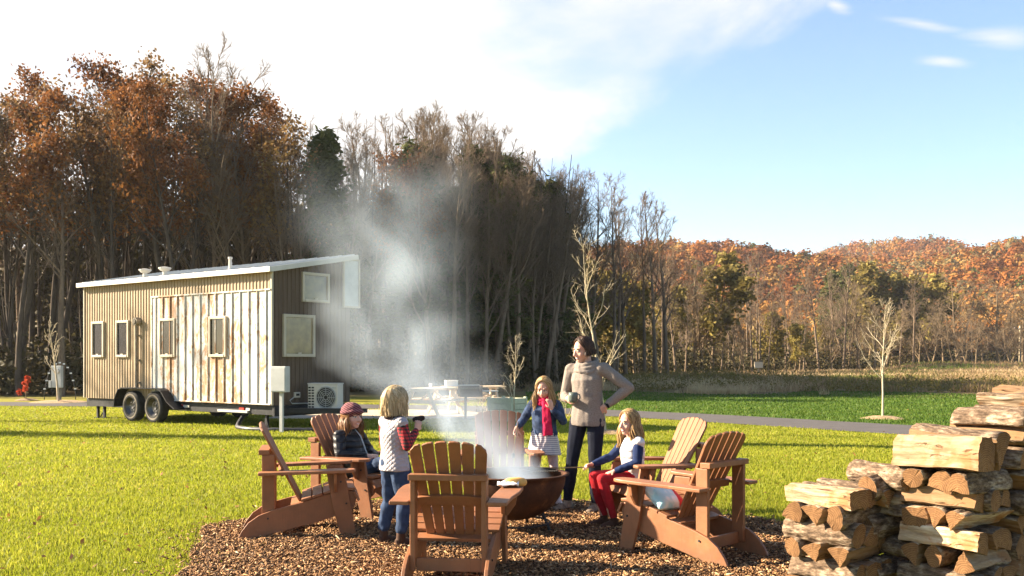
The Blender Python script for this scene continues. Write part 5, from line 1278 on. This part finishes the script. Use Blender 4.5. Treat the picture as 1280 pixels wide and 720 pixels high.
def shoe(mb, an, toe, k, high=0):
    an = V(an); t = V((toe[0], toe[1], 0)).normalized(); b = V((an.x, an.y, 0)); g = .0
    pts = [b - t * .055 * k + V((0, 0, .042 * k)), b - t * .02 * k + V((0, 0, .050 * k)), b + t * .06 * k + V((0, 0, .042 * k)), b + t * .125 * k + V((0, 0, .032 * k)), b + t * .165 * k + V((0, 0, .028 * k))]
    mb.tube(pts, [(.030 * k, .038 * k), (.038 * k, .048 * k), (.042 * k, .041 * k), (.044 * k, .031 * k), (.030 * k, .024 * k)], 14, ref=t.cross(V((0, 0, 1))))
    seg(mb, b - t * .012 * k + V((0, 0, .05 * k)), an + V((0, 0, .015 + high)), .042 * k, .043 * k)
def sole_(mb, an, toe, k):
    an = V(an); t = V((toe[0], toe[1], 0)).normalized(); s = t.cross(V((0, 0, 1))); b = V((an.x, an.y, 0)); ol = []
    for x, y in ((-.072, .026), (-.04, .036), (.05, .040), (.12, .046), (.165, .040), (.19, .018)): ol.append((x, y))
    ol = ol + [(x, -y) for x, y in reversed(ol)]; M = Matrix.Identity(4)
    for i in range(3): M[i][0] = t[i]; M[i][1] = s[i]; M[i][3] = (b + V((0, 0, .012 * k)))[i]
    mb.prism([(x * k, y * k) for x, y in ol], .024 * k, M)
def body(J, k, kh, Fm, parent, hands, female=1, smile=0, ref=(1, 0, 0)):
    mb = MB(); g = lambda n: V(J[n])
    mb.tube([g('pelvis') + V((0, 0, -.06 * k)), g('pelvis'), g('waist'), g('chest'), g('neck') + V((0, 0, -.035 * k))], [(.12 * k, .085 * k), (.15 * k, .10 * k), (.115 * k, .085 * k), (.135 * k, .10 * k), (.10 * k, .065 * k)], 16, ref=ref)
    hd = g('head'); seg(mb, g('neck') + V((0, 0, -.03 * k)), hd + Fm @ V((0, -.02, -.06)) * kh, .056 * k, .050 * kh)
    head(mb, hd, Fm, kh)
    for s in 'rl':
        seg(mb, g('sh_' + s), g('el_' + s), .046 * k, .037 * k, .004 * k); seg(mb, g('el_' + s), g('wr_' + s), .037 * k, .025 * k, .005 * k)
        seg(mb, g('hip_' + s), g('kn_' + s), .078 * k, .052 * k); seg(mb, g('kn_' + s), g('an_' + s), .050 * k, .034 * k, .008 * k)
        d, pn, curl, sd = hands[s]; hand(mb, J['wr_' + s], d, pn, k * .97, curl, sd)
        mb.ball(g('an_' + s) + V((0, 0, -.02)), .04 * k)
    return remesh(mb, 'body', SK(), parent, .0042, 3, paint=face_paint(hd, Fm, kh, smile))
def trousers(J, k, name, mat, parent, ease=1.12, end='an', pel=1.0, low=.02, wr=.006, flare=1.0, pref=(1, 0, 0)):
    mb = MB(); g = lambda n: V(J[n]); ps = g('pelvis')
    mb.tube([ps + V((0, 0, -.07 * k)), ps, ps.lerp(g('waist'), .6)], [(.125 * k * ease, .095 * k * ease), (.152 * k * pel * ease, .112 * k * ease), (.128 * k * ease, .095 * k * ease)], 16, ref=pref)
    for s in 'rl':
        seg(mb, g('hip_' + s), g('kn_' + s), .084 * k * ease, .058 * k * ease, .0); b = g(end + '_' + s) + V((0, 0, low)); seg(mb, g('kn_' + s), b, .057 * k * ease, .041 * k * ease * flare, .007 * k)
    return remesh(mb, name, mat, parent, .007, 5, wr)
def top(J, k, name, mat, parent, hem, sleeves=True, ease=1.1, voxel=.0065, wr=.006, hemw=1.0, cuff=.03, ref=(1, 0, 0), neckr=.07, deep=1.0, arm=1.0):
    """hem: how far below the pelvis point the lower edge lies"""
    mb = MB(); g = lambda n: V(J[n]); ps, wa, ch, ne = g('pelvis'), g('waist'), g('chest'), g('neck'); ax = (wa - ps).normalized()
    mb.tube([ps - ax * hem, ps - ax * hem * .5 if hem > .02 else ps + ax * .01, ps.lerp(wa, .5), wa, wa.lerp(ch, .5), ch, ch.lerp(ne, .5), ne],
            [(.150 * k * ease * hemw, .112 * k * ease * hemw * deep), (.150 * k * ease * hemw, .112 * k * ease * hemw * deep), (.140 * k * ease, .105 * k * ease * deep), (.132 * k * ease, .100 * k * ease * deep), (.137 * k * ease, .107 * k * ease * deep), (.144 * k * ease, .112 * k * ease * deep), (.135 * k * ease, .088 * k * ease), (neckr * k, neckr * k * .92)], 20, ref=ref)
    for s in 'rl':
        sh = g('sh_' + s); seg(mb, sh.lerp(ch.lerp(ne, .6), .45), sh, .066 * k * ease, .060 * k * ease)
        if sleeves: seg(mb, sh, g('el_' + s), .057 * k * ease * arm, .047 * k * ease * arm, .003 * k); w_ = g('wr_' + s); e = g('el_' + s); seg(mb, e, w_.lerp(e, cuff / (w_ - e).length), .046 * k * ease * arm, .034 * k * ease * arm, .004 * k)
    return remesh(mb, name, mat, parent, voxel, 4, wr)
def sleeve_set(J, k, name, mat, parent, ease=1.08, cuff=.02):
    mb = MB(); g = lambda n: V(J[n])
    for s in 'rl':
        mb = MB(); sh, e, w_ = g('sh_' + s), g('el_' + s), g('wr_' + s); seg(mb, sh.lerp(g('chest'), .15), sh, .05 * k, .054 * k * ease); seg(mb, sh, e, .054 * k * ease, .046 * k * ease, .003); seg(mb, e, w_.lerp(e, cuff / (w_ - e).length), .045 * k * ease, .034 * k * ease, .004)
        remesh(mb, name, mat, parent, .006, 4, .005, (20, 20, 12))
def shoes(J, k, mat, parent, toes, high=0, nm='shoe'):
    for s in 'rl':
        mb = MB(); shoe(mb, J['an_' + s], toes[s], k, high); o = remesh(mb, nm, mat, parent, .006, 3)
        mb = MB(); sole_(mb, J['an_' + s], toes[s], k); mb.build('sole', MAT['sole'] if mat in (MAT['shoe_tan'], MAT['shoe_pale']) else MAT['rubber'], o, bevel=.004)

def person(loc, F, label):
    return empty('person', loc, math.atan2(-F[0], F[1]), label, 'person', 'people round the fire pit')

# --- standing woman with a mug
F = V((-.447, -.894, 0)); r = person((.72, 9.25, MZ - .005), F, 'woman standing in a grey cowl sweater, holding a mug, hand on her hip')
J = dict(pelvis=(-.01, 0, .93), waist=(-.015, .01, 1.09), chest=(-.005, .01, 1.27), neck=(0, -.015, 1.42), head=(.03, .03, 1.565), sh_r=(.165, -.01, 1.375), sh_l=(-.17, -.01, 1.385), el_r=(.235, -.015, 1.115), wr_r=(.125, .185, 1.10), el_l=(-.405, -.07, 1.205), wr_l=(-.205, .03, 1.03),
         hip_r=(.08, 0, .89), hip_l=(-.095, 0, .89), kn_r=(.14, .035, .49), kn_l=(-.095, .03, .49), an_r=(.205, -.01, .085), an_l=(-.09, .0, .085))
Fm = frame((.52, .84, -.20))
body(J, 1, 1.0, Fm, r, {'r': ((-.75, .55, .15), (-.5, -.6, .0), .75, -1), 'l': ((.72, -.05, -.55), (.3, -1, .0), .35, 1)}, smile=.8)
trousers(J, 1, 'trousers', MAT['denim_black'], r, 1.08, low=.03)
top(J, 1, 'sweater', MAT['sweater_knit'], r, .085, ease=1.10, wr=.008, hemw=1.06, cuff=.025)
mb = MB(); nk = V(J['neck']); 
for (dz, ra, dy) in ((-.035, .098, .012), (-.002, .094, .006), (.03, .082, .004)):
    pts = [nk + V((math.cos(a) * ra * 1.08, math.sin(a) * ra + dy, dz - .030 * math.sin(a) + .007 * math.sin(3 * a + dz * 50))) for a in [2 * math.pi * i / 22 for i in range(23)]]; mb.tube(pts, .026, 9)
remesh(mb, 'cowl', MAT['sweater_knit'], r, .006, 3, .008, (18, 18, 18))
shoes(J, 1.02, MAT['shoe_tan'], r, {'r': (.45, 1), 'l': (.05, 1)})
strands(J['head'], Fm, 1.0, 620, 3, .055, 'hair', MAT['hair_brown'], r, a0=72, wave=.030, r=.0048, out=1.12, part=.4, gather=.3)
mb = MB(); w_ = V(J['wr_l']); e = V(J['el_l']); d = (w_ - e).normalized(); mb.tube([w_ - d * .032, w_ - d * .008], .034, 16); mb.build('wristband', MAT['black_cloth'], r, smooth=True)
mug_l = V((.035, .255, 1.075)); rm = Matrix.Translation(r.location) @ Matrix.Rotation(r.rotation_euler.z, 4, 'Z')
mg = empty('mug', rm @ mug_l, r.rotation_euler.z, 'dark green glazed mug held by the standing woman', 'mug')
mb = MB(); mb.lathe([(0, 0), (.034, 0), (.044, .02), (.046, .06), (.041, .092), (.037, .092), (.040, .06), (.036, .012), (0, .012)], (0, 0, 0), 24); mb.build('cup', MAT['mug_glaze'], mg, smooth=True)
mb = MB(); mb.tube([V((-.042, 0, .078)), V((-.066, 0, .07)), V((-.072, 0, .045)), V((-.06, 0, .022)), V((-.042, 0, .02))], .006, 8); mb.build('handle', MAT['mug_glaze'], mg, smooth=True)

# --- child in a grey quilted vest, seen from behind
F = V((.756, .655, 0)); r = person((-.93, 7.58, MZ - .005), F, 'child with pale blonde bob in a grey quilted vest and red plaid sleeves, standing')
J = dict(pelvis=(0, 0, .655), waist=(0, .0, .765), chest=(0, .0, .895), neck=(0, -.015, 1.01), head=(0, .02, 1.14), sh_r=(.118, -.01, .975), sh_l=(-.118, -.01, .975), el_r=(.175, .0, .80), wr_r=(.095, .145, .915), el_l=(-.17, .02, .80), wr_l=(-.06, .16, .86),
         hip_r=(.062, 0, .62), hip_l=(-.062, 0, .62), kn_r=(.085, .03, .345), kn_l=(-.085, .01, .345), an_r=(.10, .0, .07), an_l=(-.10, -.03, .07))
Fm = frame((.05, 1, -.05)); k = .76
body(J, k, .93, Fm, r, {'r': ((-.1, .45, .85), (-.9, .2, .1), .75, -1), 'l': ((.5, .6, .4), (.6, .2, -.5), .6, 1)})
trousers(J, k, 'jeans', MAT['jeans_blue'], r, 1.22, low=.075, wr=.009, flare=1.25)
top(J, k, 'vest', MAT['vest_grey'], r, .055, sleeves=False, ease=1.25, wr=.004, neckr=.085, hemw=1.02)
sleeve_set(J, k, 'plaid_sleeve', MAT['plaid_cloth'], r, 1.16)
mb = MB(); nk = V(J['neck']); pts = [nk + V((math.cos(a) * .062, math.sin(a) * .055 + .005, .012)) for a in [2 * math.pi * i / 18 for i in range(19)]]; mb.tube(pts, .018, 8); remesh(mb, 'collar', MAT['shirt_dark'], r, .005, 2)
shoes(J, .86, MAT['boot_brown'], r, {'r': (.2, 1), 'l': (-.2, 1)}, .075, 'boot')
strands(J['head'], Fm, .96, 640, 8, .115, 'hair', MAT['hair_pale'], r, a0=50, wave=.016, r=.006, out=1.13, gather=.25, lenvar=.18)
rm = Matrix.Translation(r.location) @ Matrix.Rotation(r.rotation_euler.z, 4, 'Z'); p = rm @ (V(J['wr_r']) + V((-.045, .055, .085)))
mb = MB(); d = (rm.to_3x3() @ V((.5, .8, .2))).normalized(); mb.tube([p + d * x for x in (-.05, -.042, -.02, .02, .042, .05)], [.006, .018, .024, .024, .018, .006], 12); tag(mb.build('snack', MAT['char'], smooth=True), 'small dark toasted snack in the raised hand of the child in plaid', 'snack')

# --- girl in a denim jacket and red scarf
F = V((-.2, -.98, 0)).normalized(); r = person((.33, 9.78, MZ - .005), F, 'girl standing in a denim jacket, red scarf and striped skirt')
J = dict(pelvis=(0, 0, .69), waist=(0, .01, .80), chest=(0, .01, .93), neck=(0, -.01, 1.05), head=(.0, .035, 1.18), sh_r=(.125, -.01, 1.01), sh_l=(-.125, -.01, 1.01), el_r=(.225, -.04, .855), wr_r=(.275, .08, .775), el_l=(-.195, .02, .85), wr_l=(-.10, .145, .985),
         hip_r=(.065, 0, .655), hip_l=(-.065, 0, .655), kn_r=(.09, .02, .36), kn_l=(-.105, .03, .36), an_r=(.115, .0, .07), an_l=(-.14, .0, .07))
Fm = frame((.08, .92, -.32)); k = .79
body(J, k, .94, Fm, r, {'r': ((.1, .35, -.9), (-.6, .5, .1), .8, -1), 'l': ((.25, .15, .9), (.6, -.7, .1), .55, 1)})
trousers(J, k, 'leggings', MAT['legging_pink'], r, 1.0, low=.02, wr=.003)
mb = MB(); ps = V(J['pelvis']); mb.tube([ps + V((0, 0, .10)), ps + V((0, 0, .02)), ps + V((0, .005, -.10)), ps + V((0, .01, -.185))], [(.115, .09), (.135, .105), (.158, .125), (.172, .14)], 24, ref=(1, 0, 0)); remesh(mb, 'skirt', MAT['skirt_cloth'], r, .006, 3, .010, (26, 26, 3))
top(J, k, 'jacket', MAT['denim_jacket'], r, -.055, ease=1.17, wr=.008, neckr=.075, hemw=1.0)
mb = MB(); 
for sx in (-1, 1): mb.box((sx * .055, .108, .935), (.05, .012, .05)); mb.box((sx * .055, .116, .957), (.054, .008, .018))
mb.box((0, .118, .86), (.03, .006, .23)); mb.build('pocket', MAT['denim_jacket'], r, bevel=.003)
mb = MB(); nk = V(J['neck'])
for dz, ra in ((-.01, .072), (.022, .070), (.05, .062)):
    pts = [nk + V((math.cos(a) * ra, math.sin(a) * ra + .012, dz - .014 * math.sin(a))) for a in [2 * math.pi * i / 20 for i in range(21)]]; mb.tube(pts, .021, 8)
mb.tube([nk + V((-.02, .085, -.0)), nk + V((-.035, .125, -.06)), nk + V((-.045, .135, -.16)), nk + V((-.05, .13, -.27)), nk + V((-.055, .125, -.34))], [(.035, .02), (.042, .018), (.046, .016), (.05, .014), (.055, .012)], 12, ref=(1, 0, 0))
remesh(mb, 'scarf', MAT['scarf_red'], r, .0055, 3, .008, (30, 30, 8))
shoes(J, .84, MAT['shoe_pale'], r, {'r': (.25, 1), 'l': (-.3, 1)})
strands(J['head'], Fm, .95, 560, 12, .23, 'hair', MAT['hair_blonde'], r, a0=62, wave=.034, r=.0055, out=1.09)
rm = Matrix.Translation(r.location) @ Matrix.Rotation(r.rotation_euler.z, 4, 'Z'); a = rm @ (V(J['wr_r']) + V((-.01, .06, -.06))); b = a + V((-.03, -.10, -.20)); mb = MB(); mb.tube([a + V((.02, .05, .13)), a, b], [.006, .006, .005], 6); st = mb.build('roasting_stick', MAT['bark_brown']); tag(st, 'short roasting stick hanging from the hand of the girl in denim', 'stick')
mb = MB(); mb.ball(b, (.02, .02, .028), n=10, m=8); mb.build('marshmallow', MAT['char'], st, smooth=True)

# --- seated girl in red trousers
F = V((-.954, -.301, 0)); r = person((1.06, 8.50, MZ - .005), F, 'girl in a white vest and red trousers sitting, holding a stick over the fire')
J = dict(pelvis=(0, 0, .445), waist=(0, -.01, .545), chest=(0, -.005, .67), neck=(0, -.005, .785), head=(0, .03, .915), sh_r=(.122, .0, .745), sh_l=(-.122, -.01, .745), el_r=(.155, .13, .60), wr_r=(.125, .325, .545), el_l=(-.165, .02, .575), wr_l=(-.075, .20, .50),
         hip_r=(.065, .02, .435), hip_l=(-.065, .02, .435), kn_r=(.07, .33, .445), kn_l=(-.075, .315, .435), an_r=(.065, .24, .075), an_l=(-.075, .21, .075))
Fm = frame((-.32, .94, -.08)); k = .78
body(J, k, .94, Fm, r, {'r': ((-.15, .95, -.1), (-.4, .0, -.9), .8, -1), 'l': ((.15, .95, -.28), (.1, -.2, -1), .3, 1)}, smile=.7)
trousers(J, k, 'trousers', MAT['red_cloth'], r, 1.08, low=.03, wr=.005)
top(J, k, 'vest', MAT['vest_white'], r, .035, sleeves=False, ease=1.22, wr=.005, neckr=.085)
sleeve_set(J, k, 'sleeve', MAT['navy_knit'], r, 1.1)
shoes(J, .82, MAT['boot_brown'], r, {'r': (.1, 1), 'l': (-.15, 1)})
strands(J['head'], Fm, .95, 560, 21, .24, 'hair', MAT['hair_blonde'], r, a0=64, wave=.034, r=.0055, out=1.09)
rm = Matrix.Translation(r.location) @ Matrix.Rotation(r.rotation_euler.z, 4, 'Z'); a = rm @ (V(J['wr_r']) + V((-.015, .075, -.022))); b = V((.20, 8.36, .565)); d = (b - a).normalized()
mb = MB(); mb.tube([a - d * .09, a, a.lerp(b, .5) + V((0, 0, -.006)), b], [.005, .0055, .005, .004], 6); tag(mb.build('roasting_stick', MAT['bark_brown']), 'long thin roasting stick held over the fire bowl by the seated girl', 'stick')

# --- woman in the maroon beanie, sitting in the second chair
F = V((.886, -.463, 0)); r = person(CH[1][0], F, 'woman in a maroon beanie and black jacket sitting back in a garden chair')
J = dict(pelvis=(0, .05, .425), waist=(0, -.01, .53), chest=(0, -.06, .665), neck=(0, -.085, .79), head=(0, -.03, .925), sh_r=(.152, -.075, .745), sh_l=(-.152, -.075, .745), el_r=(.235, .0, .575), wr_r=(.055, .19, .56), el_l=(-.235, .0, .575), wr_l=(-.045, .21, .55),
         hip_r=(.08, .08, .42), hip_l=(-.08, .08, .42), kn_r=(.09, .47, .53), kn_l=(-.09, .49, .54), an_r=(.09, .56, .085), an_l=(-.085, .60, .085))
Fm = frame((.22, .94, -.06)); k = .92
body(J, k, 1.0, Fm, r, {'r': ((-.7, .65, -.1), (-.3, -.5, -.8), .45, -1), 'l': ((.7, .6, .0), (.3, -.5, -.8), .45, 1)}, smile=1.0)
trousers(J, k, 'jeans', MAT['jeans_blue'], r, 1.06, low=.02, wr=.006)
top(J, k, 'jacket', MAT['puffer_black'], r, .04, ease=1.12, wr=.008, neckr=.085, cuff=.03, arm=1.0)
mb = MB(); pts = [V((.0, .0, .80)), V((-.012, .055, .74)), V((-.015, .085, .67)), V((-.015, .125, .58)), V((-.012, .165, .50))]; mb.tube(pts, .007, 6); mb.build('zip', MAT['grey_metal'], r, smooth=True)
shoes(J, .98, MAT['boot_brown'], r, {'r': (.1, 1), 'l': (-.1, 1)})
strands(J['head'], Fm, 1.0, 520, 31, .22, 'hair', MAT['hair_auburn'], r, a0=66, wave=.04, r=.006, out=1.06, tmin=100)
mb = MB(); hc = V(J['head']); L_ = lambda x, y, z: hc + Fm @ V((x, y, z))
mb.ball(L_(0, -.018, .052), (.095, .112, .085), Fm, 20, 12); pts = [L_(math.cos(a) * .088, math.sin(a) * .103 - .014, .040 + .012 * math.sin(a)) for a in [2 * math.pi * i / 24 for i in range(25)]]; mb.tube(pts, .020, 8)
remesh(mb, 'beanie', MAT['beanie_knit'], r, .005, 3, .004, (20, 20, 30))
# ------------------------------------------------------------------ smoke drifting up from the fire
SP = [(644, 596, 8.2, .30), (625, 570, 8.4, .34), (570, 520, 8.9, .55), (515, 460, 9.6, .84), (492, 400, 10.4, 1.0), (490, 330, 11.3, 1.1), (486, 260, 12.2, 1.2), (482, 190, 13.2, 1.3)]
pts = []; 
for px, py, d, r in SP: pts.append((V(((px - 640) / FPX * d, d, CAMH + (HOR - py) / FPX * d)), r))
mb = MB(); dom = [(pts[0][0] - V((.0, 0, .14)), .25)] + [(p, r * 1.5 + .05) for p, r in pts] + [(pts[-1][0] + V((-.15, .4, .5)), 1.0)]
mb.tube([p for p, r in dom], [r for p, r in dom], 20, ref=(1, 0, 0)); sm = mb.build('smoke', None or MAT['paper'], smooth=False); tag(sm, kind='stuff')
m = bpy.data.materials.new('smoke_air'); m.use_nodes = True; T_ = m.node_tree; n_ = T_.nodes; l_ = T_.links; n_.remove(n_['Principled BSDF'])
vol = n_.new('ShaderNodeVolumePrincipled'); l_.new(vol.outputs[0], n_['Material Output'].inputs['Volume'])
vol.inputs['Color'].default_value = (.74, .86, 1, 1); vol.inputs['Anisotropy'].default_value = .25
geo = n_.new('ShaderNodeNewGeometry'); sp = n_.new('ShaderNodeSeparateXYZ'); l_.new(geo.outputs['Position'], sp.inputs[0])
def sm_(op, a, b=0.0, c=None, clamp=False):
    q = n_.new('ShaderNodeMath'); q.operation = op; q.use_clamp = clamp
    for k, x in enumerate((a, b) if c is None else (a, b, c)):
        if hasattr(x, 'is_output'): l_.new(x, q.inputs[k])
        else: q.inputs[k].default_value = x
    return q.outputs[0]
z0, z1 = pts[0][0].z, pts[-1][0].z
zf = sm_('DIVIDE', sm_('SUBTRACT', sp.outputs[2], z0), z1 - z0, clamp=True)
cr = n_.new('ShaderNodeValToRGB'); e = cr.color_ramp.elements
while len(e) < len(pts): e.new(.5)
for q_, (p, r) in zip(e, pts): q_.position = (p.z - z0) / (z1 - z0); q_.color = ((p.x + 4) / 8, (p.y - 6) / 10, r / 2, 1)
l_.new(zf, cr.inputs[0]); cs = n_.new('ShaderNodeSeparateColor'); l_.new(cr.outputs[0], cs.inputs[0])
wob = n_.new('ShaderNodeTexNoise'); wob.inputs['Scale'].default_value = 1.1; wob.inputs['Detail'].default_value = 2; l_.new(geo.outputs['Position'], wob.inputs['Vector'])
ws = n_.new('ShaderNodeSeparateColor'); l_.new(wob.outputs['Color'], ws.inputs[0])
rad = sm_('MULTIPLY', cs.outputs[2], 2.0)
dx = sm_('ADD', sm_('SUBTRACT', sp.outputs[0], sm_('SUBTRACT', sm_('MULTIPLY', cs.outputs[0], 8.0), 4.0)), sm_('MULTIPLY', sm_('MULTIPLY', sm_('SUBTRACT', ws.outputs[0], .5), rad), 1.1))
dy = sm_('ADD', sm_('SUBTRACT', sp.outputs[1], sm_('ADD', sm_('MULTIPLY', cs.outputs[1], 10.0), 6.0)), sm_('MULTIPLY', sm_('MULTIPLY', sm_('SUBTRACT', ws.outputs[1], .5), rad), 1.1))
rr = sm_('DIVIDE', sm_('SQRT', sm_('ADD', sm_('MULTIPLY', dx, dx), sm_('MULTIPLY', dy, dy))), rad)
fall = sm_('SUBTRACT', 1.0, rr, clamp=True); fall = sm_('POWER', fall, 1.1)
mp = n_.new('ShaderNodeMapping'); mp.inputs['Scale'].default_value = (1, 1, .75); mp.inputs['Rotation'].default_value = (0, R(-25), 0); l_.new(geo.outputs['Position'], mp.inputs[0])
nz = n_.new('ShaderNodeTexNoise'); nz.inputs['Scale'].default_value = 1.25; nz.inputs['Detail'].default_value = 3.5; nz.inputs['Roughness'].default_value = .52; nz.inputs['Distortion'].default_value = .9; l_.new(mp.outputs[0], nz.inputs['Vector'])
mr = n_.new('ShaderNodeMapRange'); mr.interpolation_type = 'SMOOTHSTEP'; mr.inputs[1].default_value = .36; mr.inputs[2].default_value = .72; l_.new(nz.outputs['Fac'], mr.inputs[0])
base_ = sm_('ADD', 1.0, sm_('MULTIPLY', sm_('POWER', sm_('SUBTRACT', 1.0, zf, clamp=True), 6.0), 2.4))
dn = sm_('MULTIPLY', sm_('MULTIPLY', fall, sm_('ADD', sm_('MULTIPLY', mr.outputs[0], 1.0), .10)), sm_('SUBTRACT', 1.0, sm_('POWER', zf, 1.6), clamp=True))
l_.new(sm_('MULTIPLY', sm_('MULTIPLY', dn, base_), sm_('DIVIDE', 1.0, sm_('ADD', rad, .25))), vol.inputs['Density'])
sm.data.materials.clear(); sm.data.materials.append(m)
try: m.cycles.volume_step_rate = .28
except Exception: pass

# ------------------------------------------------------------------ the air
mb = MB(); mb.box((0, 620, 85), (2100, 1420, 172)); hz = mb.build('haze', MAT['paper']); tag(hz, kind='stuff')
m = bpy.data.materials.new('haze_air'); m.use_nodes = True; n_ = m.node_tree.nodes; n_.remove(n_['Principled BSDF']); vol = n_.new('ShaderNodeVolumePrincipled')
m.node_tree.links.new(vol.outputs[0], n_['Material Output'].inputs['Volume']); vol.inputs['Color'].default_value = (.90, .93, 1, 1); vol.inputs['Density'].default_value = .00015; vol.inputs['Anisotropy'].default_value = .3
hz.data.materials.clear(); hz.data.materials.append(m)
